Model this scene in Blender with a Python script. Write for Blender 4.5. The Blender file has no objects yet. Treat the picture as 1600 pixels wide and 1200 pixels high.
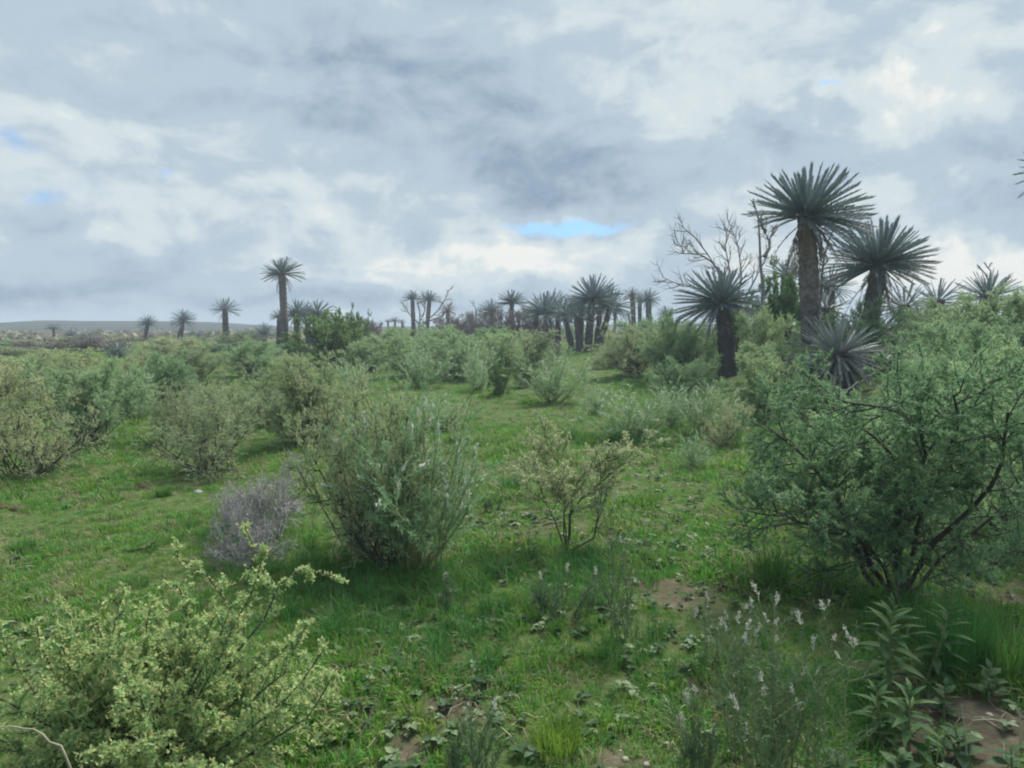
import bpy, math, random
import numpy as np
from mathutils import Vector, Matrix, Euler

# ------------------------------------------------------------------ camera, sky, sun, exposure
SC = bpy.context.scene
COL = SC.collection
W_PX, F_PX, HOR = 1600.0, 1200.0, 508.0          # photograph width, focal length and horizon row in its pixels
CAM = Vector((0.0, 0.0, 1.70))
PITCH = -math.atan((600.0 - HOR) / F_PX)
cam_data = bpy.data.cameras.new('camera')
cam_data.sensor_width = 36.0
cam_data.lens = 36.0 * F_PX / W_PX
cam_data.clip_start = 0.05
cam_data.clip_end = 20000.0
cam = bpy.data.objects.new('camera', cam_data)
cam.location = CAM
cam.rotation_euler = (math.pi / 2 + PITCH, 0, 0)
COL.objects.link(cam)
SC.camera = cam
FWD = Vector((0, math.cos(PITCH), math.sin(PITCH)))
UPV = Vector((0, -math.sin(PITCH), math.cos(PITCH)))
RGT = Vector((1, 0, 0))


def ray(px, py):
    return (FWD * F_PX + RGT * (px - 800.0) + UPV * (600.0 - py)).normalized()


SUN_EL, SUN_AZ = math.radians(50), math.radians(38)      # azimuth from +Y towards +X
SUN_DIR = Vector((math.sin(SUN_AZ) * math.cos(SUN_EL), math.cos(SUN_AZ) * math.cos(SUN_EL), math.sin(SUN_EL)))
sun_l = bpy.data.lights.new('sun', 'SUN')
sun_l.energy = 4.6
sun_l.angle = math.radians(20)
sun_l.color = (1.0, 0.95, 0.86)
sun = bpy.data.objects.new('sun', sun_l)
sun.rotation_euler = SUN_DIR.to_track_quat('Z', 'Y').to_euler()
COL.objects.link(sun)

SC.view_settings.view_transform = 'Standard'
SC.view_settings.look = 'None'
SC.view_settings.gamma = 1.0
SC.view_settings.use_curve_mapping = False
SC.view_settings.exposure = 0.45
SC.render.engine = 'CYCLES'
SC.cycles.max_bounces = 6
SC.cycles.diffuse_bounces = 4
SC.cycles.transmission_bounces = 4
SC.cycles.glossy_bounces = 2
SC.cycles.volume_bounces = 0
SC.cycles.filter_width = 2.0
SC.cycles.caustics_reflective = False
SC.cycles.caustics_refractive = False

world = bpy.data.worlds.new('World')
SC.world = world
world.use_nodes = True
wt = world.node_tree
wt.nodes.clear()


def wn(t, **kw):
    n = wt.nodes.new(t)
    for k, v in kw.items():
        setattr(n, k, v)
    return n


def wl(a, b):
    wt.links.new(a, b)


def wmath(op, a, b=None, c=None):
    n = wn('ShaderNodeMath', operation=op)
    for i, v in enumerate((a, b, c)):
        if v is None:
            continue
        if isinstance(v, (int, float)):
            n.inputs[i].default_value = v
        else:
            wl(v, n.inputs[i])
    return n.outputs[0]


def wvec(op, a, b=None, c=None):
    n = wn('ShaderNodeVectorMath', operation=op)
    for i, v in enumerate((a, b, c)):
        if v is None:
            continue
        if isinstance(v, (tuple, list)):
            n.inputs[i].default_value = v
        else:
            wl(v, n.inputs[i])
    return n


def azel(px, py):
    r = ray(px, py)
    return math.atan2(r.x, r.y), math.asin(r.z)


def make_sky():
    STR = 0.1
    out = wn('ShaderNodeOutputWorld')
    bg = wn('ShaderNodeBackground')
    bg.inputs['Strength'].default_value = STR
    wl(bg.outputs[0], out.inputs['Surface'])
    sky = wn('ShaderNodeTexSky', sky_type='NISHITA')
    sky.sun_disc = False
    sky.sun_elevation = SUN_EL
    sky.sun_rotation = SUN_AZ
    tc = wn('ShaderNodeTexCoord')
    d = wvec('NORMALIZE', tc.outputs['Generated']).outputs[0]
    sep = wn('ShaderNodeSeparateXYZ')
    wl(d, sep.inputs[0])
    X, Y, Z = sep.outputs
    az = wmath('ARCTAN2', X, Y)
    el = wmath('ARCSINE', Z)
    # cloud deck coordinates: a layer seen in perspective, so the clouds flatten and crowd towards the horizon
    zz = wmath('ADD', wmath('MAXIMUM', Z, 0.0), 0.20)
    cp = wn('ShaderNodeCombineXYZ')
    wl(wmath('DIVIDE', X, zz), cp.inputs[0])
    wl(wmath('DIVIDE', Y, zz), cp.inputs[1])
    P = cp.outputs[0]

    def noise(vec, scale, detail, rough, dist=0.0, off=None):
        n = wn('ShaderNodeTexNoise', noise_dimensions='3D')
        n.inputs['Scale'].default_value = scale
        n.inputs['Detail'].default_value = detail
        n.inputs['Roughness'].default_value = rough
        n.inputs['Distortion'].default_value = dist
        v = vec
        if off:
            v = wvec('ADD', vec, off).outputs[0]
        wl(v, n.inputs['Vector'])
        return n

    big = noise(P, 0.75, 5, 0.5, 0.3, (3.1, 1.7, 0.2)).outputs['Fac']
    n1 = noise(P, 1.7, 9, 0.56, 0.35, (0.4, 7.7, 1.0)).outputs['Fac']
    n2 = noise(P, 1.7, 9, 0.56, 0.35, (0.4 + 0.09, 7.7 + 0.10, 1.05)).outputs['Fac']
    D2 = wvec('MULTIPLY', d, (1.0, 1.0, 1.7)).outputs[0]
    k1 = noise(D2, 7.5, 8, 0.56, 0.35, (0.3, 0.2, 0.1)).outputs['Fac']
    k2 = noise(D2, 7.5, 8, 0.56, 0.35, (0.3 + 0.010, 0.2 + 0.008, 0.1 + 0.034)).outputs['Fac']
    fine = noise(d, 15.0, 6, 0.6, 0.2).outputs['Fac']
    # warped direction for the placed cloud masses, so that none has a round edge
    wr = noise(d, 7.0, 6, 0.6).outputs['Color']
    wr2 = wvec('SUBTRACT', wr, (0.5, 0.5, 0.5)).outputs[0]
    ae = wn('ShaderNodeCombineXYZ')
    wl(az, ae.inputs[0])
    wl(el, ae.inputs[1])
    q = wvec('MULTIPLY_ADD', wr2, (0.36, 0.15, 0.0), ae.outputs[0]).outputs[0]
    q2 = wvec('MULTIPLY_ADD', wr2, (0.26, 0.075, 0.0), ae.outputs[0]).outputs[0]

    def blob(px, py, rx, ry, coord):
        a, e = azel(px, py)
        sx, sy = rx / F_PX, ry / F_PX
        v = wvec('MULTIPLY_ADD', coord, (1 / sx, 1 / sy, 0.0), (-a / sx, -e / sy, 0.0)).outputs[0]
        dd = wvec('DOT_PRODUCT', v, v).outputs['Value']
        return wmath('POWER', 0.3679, dd)

    masses = [
        (560, 110, 300, 75, -.27), (640, 190, 170, 45, -.26), (380, 110, 120, 50, -.12), (850, 262, 170, 55, -.33),
        (930, 300, 120, 35, -.22), (1225, 190, 75, 40, -.30), (1420, 262, 170, 45, -.30), (1565, 365, 80, 45, -.26), (1330, 110, 120, 40, -.10),
        (230, 430, 170, 32, -.26), (60, 478, 230, 22, -.34), (420, 478, 160, 18, -.18), (720, 476, 190, 20, -.44), (1010, 445, 90, 30, -.18),
        (110, 360, 70, 40, -.14), (1120, 260, 60, 40, -.10), (960, 90, 90, 45, -.14), (40, 90, 120, 60, -.08),
        (90, 175, 130, 30, .13), (430, 222, 100, 30, .16), (240, 290, 140, 30, .15), (330, 255, 80, 20, -.10), (468, 355, 65, 35, .30), (210, 388, 55, 18, .28),
        (1070, 40, 170, 60, .22), (950, 140, 150, 40, .24), (1110, 180, 120, 50, .22), (1350, 152, 120, 26, .38), (1480, 165, 90, 35, .38),
        (1520, 50, 80, 45, .28), (840, 390, 150, 32, .46), (770, 372, 70, 26, .20), (1410, 300, 80, 32, .40), (1560, 428, 110, 26, .42), (1440, 440, 120, 30, .42), (1180, 400, 70, 30, .2),
        (640, 438, 45, 14, .30), (770, 400, 110, 24, .2), (1000, 395, 80, 30, .22), (1200, 335, 80, 22, .16), (700, 500, 200, 9, .36), (1260, 262, 60, 40, .12),
        (560, 320, 150, 30, .10), (130, 20, 150, 40, .06), (740, 30, 60, 40, .05),
    ]
    acc = None
    for px, py, rx, ry, am in masses:
        b = blob(px, py, rx, ry, q)
        acc = wmath('MULTIPLY_ADD', b, am * 0.82, 0.55) if acc is None else wmath('MULTIPLY_ADD', b, am * 0.82, acc)
    acc = wmath('MULTIPLY_ADD', wmath('SUBTRACT', big, 0.5), 0.30, acc)
    acc = wmath('MULTIPLY_ADD', wmath('SUBTRACT', n1, 0.5), 0.26, acc)
    acc = wmath('MULTIPLY_ADD', wmath('SUBTRACT', n1, n2), 0.28, acc)
    acc = wmath('MULTIPLY_ADD', wmath('SUBTRACT', k1, k2), 1.0, acc)
    acc = wmath('MULTIPLY_ADD', wmath('SUBTRACT', k1, 0.5), 0.20, acc)
    acc = wmath('MULTIPLY_ADD', wmath('SUBTRACT', fine, 0.5), 0.10, acc)
    ramp = wn('ShaderNodeValToRGB')
    cr = ramp.color_ramp
    cr.interpolation = 'EASE'
    cr.elements[0].position, cr.elements[0].color = 0.02, (0.27, 0.365, 0.48, 1)
    cr.elements[1].position, cr.elements[1].color = 1.02, (0.88, 0.89, 0.85, 1)
    e = cr.elements.new(0.5)
    e.color = (0.475, 0.58, 0.67, 1)
    e = cr.elements.new(0.75)
    e.color = (0.65, 0.735, 0.765, 1)
    wl(acc, ramp.inputs[0])
    cl = wvec('MULTIPLY', ramp.outputs[0], (0.76 / STR,) * 3).outputs[0]
    gaps = [(868, 352, 108, 12, 1.0), (66, 305, 46, 15, .64), (0, 218, 34, 18, .58), (250, 262, 38, 9, .62), (1482, 322, 22, 16, .4),
            (1315, 140, 30, 4, .6), (745, 250, 45, 22, .3), (150, 285, 50, 14, .45)]
    hole = None
    for px, py, rx, ry, am in gaps:
        b = blob(px, py, rx, ry, q2)
        hole = wmath('MULTIPLY', b, am) if hole is None else wmath('MULTIPLY_ADD', b, am, hole)
    hole = wmath('MULTIPLY_ADD', wmath('SUBTRACT', fine, 0.5), 0.8, hole)
    mr = wn('ShaderNodeMapRange', interpolation_type='SMOOTHSTEP')
    mr.inputs['From Min'].default_value = 0.22
    mr.inputs['From Max'].default_value = 1.15
    wl(hole, mr.inputs['Value'])
    mx = wn('ShaderNodeMix', data_type='RGBA')
    wl(mr.outputs[0], mx.inputs['Factor'])
    wl(cl, mx.inputs['A'])
    wl(wvec('MULTIPLY', sky.outputs[0], (0.56, 0.86, 1.22)).outputs[0], mx.inputs['B'])
    wl(mx.outputs['Result'], bg.inputs['Color'])


make_sky()
world.cycles.sampling_method = 'MANUAL'
world.cycles.sample_map_resolution = 512

# ------------------------------------------------------------------ helpers
RNG = np.random.default_rng(11)


def smooth(a, b, x):
    t = np.clip((np.asarray(x, float) - a) / (b - a), 0, 1)
    return t * t * (3 - 2 * t)


def _hash(ix, iy, seed):
    h = (ix.astype(np.int64) * 374761393 + iy.astype(np.int64) * 668265263 + seed * 974711) & 0x7fffffff
    h = ((h ^ (h >> 13)) * 1274126177) & 0x7fffffff
    h = (h ^ (h >> 16)) & 0xffff
    return h / 65535.0


def vnoise(x, y, seed=0):
    x, y = np.asarray(x, float), np.asarray(y, float)
    ix, iy = np.floor(x), np.floor(y)
    fx, fy = x - ix, y - iy
    fx, fy = fx * fx * (3 - 2 * fx), fy * fy * (3 - 2 * fy)
    a, b = _hash(ix, iy, seed), _hash(ix + 1, iy, seed)
    c, d = _hash(ix, iy + 1, seed), _hash(ix + 1, iy + 1, seed)
    return a + (b - a) * fx + (c - a) * fy + (a - b - c + d) * fx * fy


def fbm(x, y, seed=0, octv=4):
    s, a, t = 0, 0.5, 0
    for i in range(octv):
        s = s + a * vnoise(np.asarray(x) * 2 ** i, np.asarray(y) * 2 ** i, seed + i * 17)
        t += a
        a *= 0.5
    return s / t


def ground(x, y):
    x, y = np.asarray(x, float), np.asarray(y, float)
    r = np.hypot(x, y)
    z = 0.28 * smooth(6, 40, y)
    z = z + 0.62 * smooth(2.0, 9.0, x) * smooth(6, 17, y) * (1 - 0.75 * smooth(35, 70, y))
    near = 1 - smooth(60, 120, r)
    z = z + near * (0.10 * (fbm(x / 3.0, y / 3.0, 5) - 0.5) + 0.045 * (vnoise(x / 0.55, y / 0.55, 9) - 0.5) + 0.02 * (vnoise(x / 0.17, y / 0.17, 19) - 0.5))
    return z


def g1(x, y):
    return float(ground(np.array([x]), np.array([y]))[0])


def on_ground(px, py):
    r = ray(px, py)
    t, dt = 0.5, 0.05
    for _ in range(4000):
        p = CAM + r * t
        if p.z < g1(p.x, p.y):
            break
        t += dt
        dt = 0.05 + t * 0.01
    lo, hi = max(0.1, t - dt * 1.2), t
    for _ in range(20):
        m = (lo + hi) / 2
        p = CAM + r * m
        if p.z < g1(p.x, p.y):
            hi = m
        else:
            lo = m
    p = CAM + r * hi
    p.z = g1(p.x, p.y)
    return p


def at(px, py, y):
    r = ray(px, py)
    return CAM + r * ((y - CAM.y) / r.y)


def depth(p):
    return (Vector(p) - CAM).dot(FWD)


def mesh_np(name, V, faces, smooth_sh=False, attrs=None, mats=None, midx=None):
    """V (n,3); faces: list of int arrays (m,3) or (m,4)"""
    me = bpy.data.meshes.new(name)
    V = np.asarray(V, np.float32)
    faces = [np.asarray(f, np.int32) for f in faces if len(f)]
    me.vertices.add(len(V))
    me.vertices.foreach_set('co', V.ravel())
    loops = np.concatenate([f.ravel() for f in faces])
    sizes = np.concatenate([np.full(len(f), f.shape[1], np.int32) for f in faces])
    starts = np.concatenate([[0], np.cumsum(sizes)[:-1]]).astype(np.int32)
    me.loops.add(len(loops))
    me.loops.foreach_set('vertex_index', loops)
    me.polygons.add(len(sizes))
    me.polygons.foreach_set('loop_start', starts)
    if smooth_sh:
        me.polygons.foreach_set('use_smooth', np.ones(len(sizes), bool))
    for k, v in (attrs or {}).items():
        a = me.attributes.new(k, 'FLOAT', 'POINT')
        a.data.foreach_set('value', np.asarray(v, np.float32))
    for m in (mats or []):
        me.materials.append(m)
    if midx is not None:
        me.polygons.foreach_set('material_index', np.asarray(midx, np.int32))
    me.update(calc_edges=True)
    return me


def link(name, data, parent=None, loc=None, rot=None, scale=None, kind=None):
    o = bpy.data.objects.new(name, data)
    COL.objects.link(o)
    if parent is not None:
        o.parent = parent
    if loc is not None:
        o.location = loc
    if rot is not None:
        o.rotation_euler = rot
    if scale is not None:
        o.scale = scale
    if kind:
        o['kind'] = kind
    return o


LABELS = {}


def tag(o, label, cat, group=None):
    if label in LABELS and LABELS[label] != group:
        print('DUPLICATE LABEL', label)
    LABELS[label] = group if group else '-'
    o['label'] = label
    o['category'] = cat
    if group:
        o['group'] = group
    return o


def unit(v):
    return v / np.maximum(np.linalg.norm(v, axis=-1, keepdims=True), 1e-9)


class Geo:
    """collects vertex and face arrays"""
    def __init__(s):
        s.V, s.F3, s.F4, s.A, s.n = [], [], [], {}, 0

    def add(s, V, F3=None, F4=None, **attrs):
        V = np.asarray(V).reshape(-1, 3)
        if F3 is not None and len(F3):
            s.F3.append(np.asarray(F3) + s.n)
        if F4 is not None and len(F4):
            s.F4.append(np.asarray(F4) + s.n)
        for k, v in attrs.items():
            s.A.setdefault(k, []).append(np.broadcast_to(np.asarray(v, float), (len(V),)) if np.ndim(v) == 0 else np.asarray(v))
        s.V.append(V)
        s.n += len(V)
        return s

    def mesh(s, name, mats, smooth_sh=False):
        V = np.concatenate(s.V)
        fs = []
        if s.F3:
            fs.append(np.concatenate(s.F3))
        if s.F4:
            fs.append(np.concatenate(s.F4))
        return mesh_np(name, V, fs, smooth_sh, {k: np.concatenate(v) for k, v in s.A.items()}, mats if isinstance(mats, list) else [mats])


def add_tubes(g, L, R, sides):
    """L (N,P,3) polylines, R (N,P) radii"""
    N, Pn, _ = L.shape
    T = np.gradient(L, axis=1)
    T = unit(T)
    ref = np.where(np.abs(T[..., 2:3]) > 0.9, np.array([1.0, 0, 0]), np.array([0, 0, 1.0]))
    A = unit(np.cross(T, ref))
    B = np.cross(T, A)
    th = np.arange(sides) * 2 * np.pi / sides
    ring = A[:, :, None, :] * np.cos(th)[None, None, :, None] + B[:, :, None, :] * np.sin(th)[None, None, :, None]
    V = L[:, :, None, :] + ring * R[:, :, None, None]
    V = V.reshape(-1, 3)
    n, p, k = np.meshgrid(np.arange(N), np.arange(Pn - 1), np.arange(sides), indexing='ij')
    k2 = (k + 1) % sides
    base = n * Pn * sides
    a = base + p * sides + k
    b = base + p * sides + k2
    c = base + (p + 1) * sides + k2
    d = base + (p + 1) * sides + k
    g.add(V, F4=np.stack([a, b, c, d], -1).reshape(-1, 4), tint=np.repeat(RNG.random(N), Pn * sides))


def grow(rng, start, dirs, length, npts, wob=0.25, up=0.0):
    """vectorised polylines"""
    N = len(start)
    L = np.zeros((N, npts, 3))
    L[:, 0] = start
    d = unit(dirs)
    step = (np.asarray(length) / (npts - 1))[:, None] if np.ndim(length) else length / (npts - 1)
    for i in range(1, npts):
        d = unit(d + rng.normal(0, wob, (N, 3)) + np.array([0, 0, up]))
        L[:, i] = L[:, i - 1] + d * step
    return L


def branch(rng, L, k, tmin, tmax, ang, length, npts, wob=0.25, up=0.0, shrink=0.5):
    N, Pn, _ = L.shape
    t = tmin + (tmax - tmin) * (np.tile((np.arange(k) + 0.5) / k, (N, 1)) + rng.uniform(-.5, .5, (N, k)) / k)
    f = np.clip(t, 0, 0.9999) * (Pn - 1)
    i = f.astype(int)
    fr = (f - i)[..., None]
    n = np.arange(N)[:, None]
    p = L[n, i] * (1 - fr) + L[n, i + 1] * fr
    T = unit(L[n, i + 1] - L[n, i])
    rnd = unit(rng.normal(0, 1, (N, k, 3)))
    perp = unit(rnd - (rnd * T).sum(-1, keepdims=True) * T)
    a = rng.uniform(ang[0], ang[1], (N, k, 1))
    d = T * np.cos(a) + perp * np.sin(a)
    ln = length * rng.uniform(0.6, 1.25, (N, k)) * (1 - shrink * t)
    return grow(rng, p.reshape(-1, 3), d.reshape(-1, 3), ln.reshape(-1), npts, wob, up), t.reshape(-1)


def add_leaves(g, rng, L, per, llen, lwid, along=0.5, spread=1.0, flat=0.0, tmin=0.0, tips=0.0, off=0.0, tri=False):
    """quads of leaf size along polylines; tint random per leaf, tip = how near the end of its twig"""
    N, Pn, _ = L.shape
    t = rng.uniform(tmin, 1.0, (N, per))
    f = np.clip(t, 0, 0.9999) * (Pn - 1)
    i = f.astype(int)
    fr = (f - i)[..., None]
    n = np.arange(N)[:, None]
    p = (L[n, i] * (1 - fr) + L[n, i + 1] * fr).reshape(-1, 3)
    T = unit(L[n, i + 1] - L[n, i]).reshape(-1, 3)
    M = len(p)
    d = unit(T * along + rng.normal(0, 0.6 * spread, (M, 3)))
    wv = np.cross(d, unit(rng.normal(0, 1, (M, 3)) + np.array([0, 0, flat])))
    wv = unit(wv)
    l = (llen * rng.uniform(0.6, 1.3, M))[:, None]
    w = (lwid * rng.uniform(0.7, 1.25, M))[:, None]
    p = p + rng.normal(0, off, (M, 3)) if off else p
    if tri:
        V = np.stack([p - wv * w * .5, p + wv * w * .5, p + d * l], 1).reshape(-1, 3)
        tp = np.clip(t.reshape(-1) + rng.normal(0, .15, M), 0, 1)
        g.add(V, F3=np.arange(M * 3).reshape(M, 3), tint=np.repeat(rng.random(M), 3), tip=np.repeat(tp, 3))
        return
    nrm = np.cross(d, wv)
    a = p
    b = p + d * l * 0.55 + wv * w * 0.5 + nrm * l * 0.06
    c = p + d * l
    e = p + d * l * 0.55 - wv * w * 0.5 + nrm * l * 0.06
    V = np.stack([a, b, c, e], 1).reshape(-1, 3)
    F = np.arange(M * 4).reshape(M, 4)
    g.add(V, F4=F, tint=np.repeat(rng.random(M), 4), tip=np.repeat(np.clip(t.reshape(-1) + rng.normal(0, .15, M), 0, 1) if tips == 0 else rng.random(M), 4))


# ------------------------------------------------------------------ materials
def new_mat(name):
    m = bpy.data.materials.new(name)
    m.use_nodes = True
    nt = m.node_tree
    nt.nodes.clear()
    out = nt.nodes.new('ShaderNodeOutputMaterial')
    return m, nt, out


def nd(nt, t, **kw):
    n = nt.nodes.new(t)
    for k, v in kw.items():
        setattr(n, k, v)
    return n


def leaf_mat(name, a, b, tip=None, tip_amt=0.0, transl=0.35, rough=0.55, spec=0.25, patch=0.0, patch_col=None, patch_scale=0.5, vary=0.10):
    m, nt, out = new_mat(name)
    L = nt.links.new
    at1 = nd(nt, 'ShaderNodeAttribute', attribute_name='tint')
    mx = nd(nt, 'ShaderNodeMix', data_type='RGBA')
    mx.inputs['A'].default_value = (*a, 1)
    mx.inputs['B'].default_value = (*b, 1)
    L(at1.outputs['Fac'], mx.inputs['Factor'])
    col = mx.outputs['Result']
    if tip:
        at2 = nd(nt, 'ShaderNodeAttribute', attribute_name='tip')
        pw = nd(nt, 'ShaderNodeMath', operation='POWER')
        L(at2.outputs['Fac'], pw.inputs[0])
        pw.inputs[1].default_value = 2.2
        ml = nd(nt, 'ShaderNodeMath', operation='MULTIPLY')
        L(pw.outputs[0], ml.inputs[0])
        ml.inputs[1].default_value = tip_amt
        m2 = nd(nt, 'ShaderNodeMix', data_type='RGBA')
        L(ml.outputs[0], m2.inputs['Factor'])
        L(col, m2.inputs['A'])
        m2.inputs['B'].default_value = (*tip, 1)
        col = m2.outputs['Result']
    if patch:
        ge = nd(nt, 'ShaderNodeNewGeometry')
        nz = nd(nt, 'ShaderNodeTexNoise')
        nz.inputs['Scale'].default_value = patch_scale
        nz.inputs['Detail'].default_value = 4
        L(ge.outputs['Position'], nz.inputs['Vector'])
        mr = nd(nt, 'ShaderNodeMapRange')
        mr.inputs['From Min'].default_value = 0.38
        mr.inputs['From Max'].default_value = 0.66
        mr.inputs['To Max'].default_value = patch
        L(nz.outputs['Fac'], mr.inputs['Value'])
        m3 = nd(nt, 'ShaderNodeMix', data_type='RGBA')
        L(mr.outputs[0], m3.inputs['Factor'])
        L(col, m3.inputs['A'])
        m3.inputs['B'].default_value = (*patch_col, 1)
        col = m3.outputs['Result']
    oi = nd(nt, 'ShaderNodeObjectInfo')
    hs = nd(nt, 'ShaderNodeHueSaturation')
    r1 = nd(nt, 'ShaderNodeMapRange')
    r1.inputs['To Min'].default_value = 0.5 - 0.025
    r1.inputs['To Max'].default_value = 0.5 + 0.02
    L(oi.outputs['Random'], r1.inputs['Value'])
    L(r1.outputs[0], hs.inputs['Hue'])
    r2 = nd(nt, 'ShaderNodeMapRange')
    r2.inputs['To Min'].default_value = 1 + vary * 1.3
    r2.inputs['To Max'].default_value = 1 - vary * 1.3
    L(oi.outputs['Random'], r2.inputs['Value'])
    L(r2.outputs[0], hs.inputs['Value'])
    L(col, hs.inputs['Color'])
    col = hs.outputs[0]
    pb = nd(nt, 'ShaderNodeBsdfPrincipled')
    pb.inputs['Roughness'].default_value = rough
    pb.inputs['Specular IOR Level'].default_value = spec
    L(col, pb.inputs['Base Color'])
    tr = nd(nt, 'ShaderNodeBsdfTranslucent')
    L(col, tr.inputs['Color'])
    ms = nd(nt, 'ShaderNodeMixShader')
    ms.inputs[0].default_value = transl
    L(pb.outputs[0], ms.inputs[1])
    L(tr.outputs[0], ms.inputs[2])
    L(ms.outputs[0], out.inputs['Surface'])
    return m


def bark_mat(name, a, b, scale=14.0, bump=0.6, rough=0.9):
    m, nt, out = new_mat(name)
    L = nt.links.new
    tc = nd(nt, 'ShaderNodeTexCoord')
    nz = nd(nt, 'ShaderNodeTexNoise')
    nz.inputs['Scale'].default_value = scale
    nz.inputs['Detail'].default_value = 6
    nz.inputs['Roughness'].default_value = 0.65
    L(tc.outputs['Object'], nz.inputs['Vector'])
    mr = nd(nt, 'ShaderNodeMapRange')
    mr.inputs['From Min'].default_value = 0.33
    mr.inputs['From Max'].default_value = 0.68
    L(nz.outputs['Fac'], mr.inputs['Value'])
    mx = nd(nt, 'ShaderNodeMix', data_type='RGBA')
    mx.inputs['A'].default_value = (*a, 1)
    mx.inputs['B'].default_value = (*b, 1)
    L(mr.outputs[0], mx.inputs['Factor'])
    pb = nd(nt, 'ShaderNodeBsdfPrincipled')
    pb.inputs['Roughness'].default_value = rough
    pb.inputs['Specular IOR Level'].default_value = 0.2
    L(mx.outputs['Result'], pb.inputs['Base Color'])
    bp = nd(nt, 'ShaderNodeBump')
    bp.inputs['Strength'].default_value = bump
    bp.inputs['Distance'].default_value = 0.02
    L(nz.outputs['Fac'], bp.inputs['Height'])
    L(bp.outputs[0], pb.inputs['Normal'])
    L(pb.outputs[0], out.inputs['Surface'])
    return m


M = {
    'lawn': leaf_mat('lawn_blades', (0.086, 0.287, 0.037), (0.163, 0.429, 0.064), transl=0.4, patch=0.75, patch_col=(0.172, 0.330, 0.091), patch_scale=0.45),
    'straw': leaf_mat('straw_blades', (0.22, 0.21, 0.11), (0.36, 0.32, 0.19), transl=0.3),
    'longgrass': leaf_mat('long_grass_blades', (0.044, 0.153, 0.034), (0.087, 0.255, 0.050), transl=0.4),
    'brightgrass': leaf_mat('bright_grass_blades', (0.092, 0.225, 0.027), (0.153, 0.306, 0.045), transl=0.45),
    'rosette': leaf_mat('rosette_leaves', (0.110, 0.179, 0.081), (0.196, 0.265, 0.146), transl=0.2, spec=0.2, rough=0.6),
    'thorn': leaf_mat('thorn_foliage', (0.172, 0.326, 0.171), (0.323, 0.471, 0.262), transl=0.5, tip=(0.546, 0.652, 0.340), tip_amt=0.55),
    'hero': leaf_mat('feathery_foliage', (0.123, 0.263, 0.148), (0.230, 0.384, 0.196), transl=0.48, tip=(0.391, 0.490, 0.217), tip_amt=0.45),
    'olive': leaf_mat('olive_foliage', (0.253, 0.359, 0.194), (0.426, 0.515, 0.295), transl=0.48, tip=(0.582, 0.581, 0.335), tip_amt=0.5),
    'wispy': leaf_mat('wispy_foliage', (0.218, 0.359, 0.177), (0.401, 0.580, 0.321), transl=0.3),
    'round': leaf_mat('round_foliage', (0.107, 0.206, 0.084), (0.199, 0.336, 0.120), tip=(0.284, 0.414, 0.149), tip_amt=0.4),
    'gold': leaf_mat('golden_foliage', (0.271, 0.437, 0.197), (0.431, 0.588, 0.243), tip=(0.731, 0.565, 0.271), tip_amt=0.5, transl=0.45, vary=0.02),
    'herb': leaf_mat('herb_foliage', (0.10, 0.17, 0.085), (0.18, 0.26, 0.14), transl=0.3),
    'greytwig': bark_mat('grey_twigs', (0.26, 0.26, 0.265), (0.44, 0.435, 0.44), 20, 0.2),
    'browntwig': bark_mat('brown_twigs', (0.13, 0.115, 0.11), (0.22, 0.19, 0.18), 20, 0.2),
    'bark': bark_mat('bush_bark', (0.035, 0.032, 0.030), (0.10, 0.09, 0.08), 30, 0.5),
    'deadwood': bark_mat('dead_wood', (0.15, 0.145, 0.15), (0.29, 0.28, 0.28), 18, 0.4),
    'drystalk': bark_mat('dry_stalk', (0.30, 0.27, 0.20), (0.42, 0.38, 0.30), 20, 0.2),
    'trunk': bark_mat('cycad_trunk', (0.06, 0.06, 0.068), (0.17, 0.155, 0.155), 9, 0.8),
    'frond': leaf_mat('cycad_frond', (0.164, 0.220, 0.237), (0.253, 0.305, 0.327), transl=0.12, spec=0.3, rough=0.55, vary=0.06),
    'greyfrond': leaf_mat('grey_cycad_frond', (0.220, 0.258, 0.258), (0.336, 0.373, 0.373), transl=0.1, spec=0.3, rough=0.55, vary=0.05),
    'brownfrond': leaf_mat('brown_cycad_frond', (0.16, 0.125, 0.09), (0.26, 0.20, 0.14), transl=0.1),
    'blossom': leaf_mat('white_blossom', (0.62, 0.62, 0.55), (0.82, 0.82, 0.76), transl=0.3, vary=0.02),
    'plume': leaf_mat('white_plume', (0.46, 0.47, 0.42), (0.66, 0.67, 0.62), transl=0.3, vary=0.02),
    'weed': leaf_mat('weed_leaf', (0.048, 0.116, 0.040), (0.083, 0.168, 0.061), transl=0.3, spec=0.15, rough=0.65),
    'broad': leaf_mat('broad_leaf', (0.053, 0.111, 0.047), (0.086, 0.154, 0.067), transl=0.3, spec=0.15, rough=0.65),
    'stem': leaf_mat('green_stem', (0.12, 0.17, 0.07), (0.18, 0.22, 0.10), transl=0.0),
    'farscrub': leaf_mat('far_scrub', (0.10, 0.115, 0.07), (0.26, 0.24, 0.16), tip=(0.62, 0.58, 0.45), tip_amt=0.6),
    'rock': bark_mat('pale_rock', (0.34, 0.29, 0.24), (0.52, 0.46, 0.40), 9, 0.5),
    'greyrock': bark_mat('grey_rock', (0.26, 0.27, 0.28), (0.42, 0.43, 0.43), 9, 0.5),
    'dung': bark_mat('brown_earth', (0.055, 0.036, 0.026), (0.14, 0.09, 0.06), 16, 1.0),
}


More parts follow.
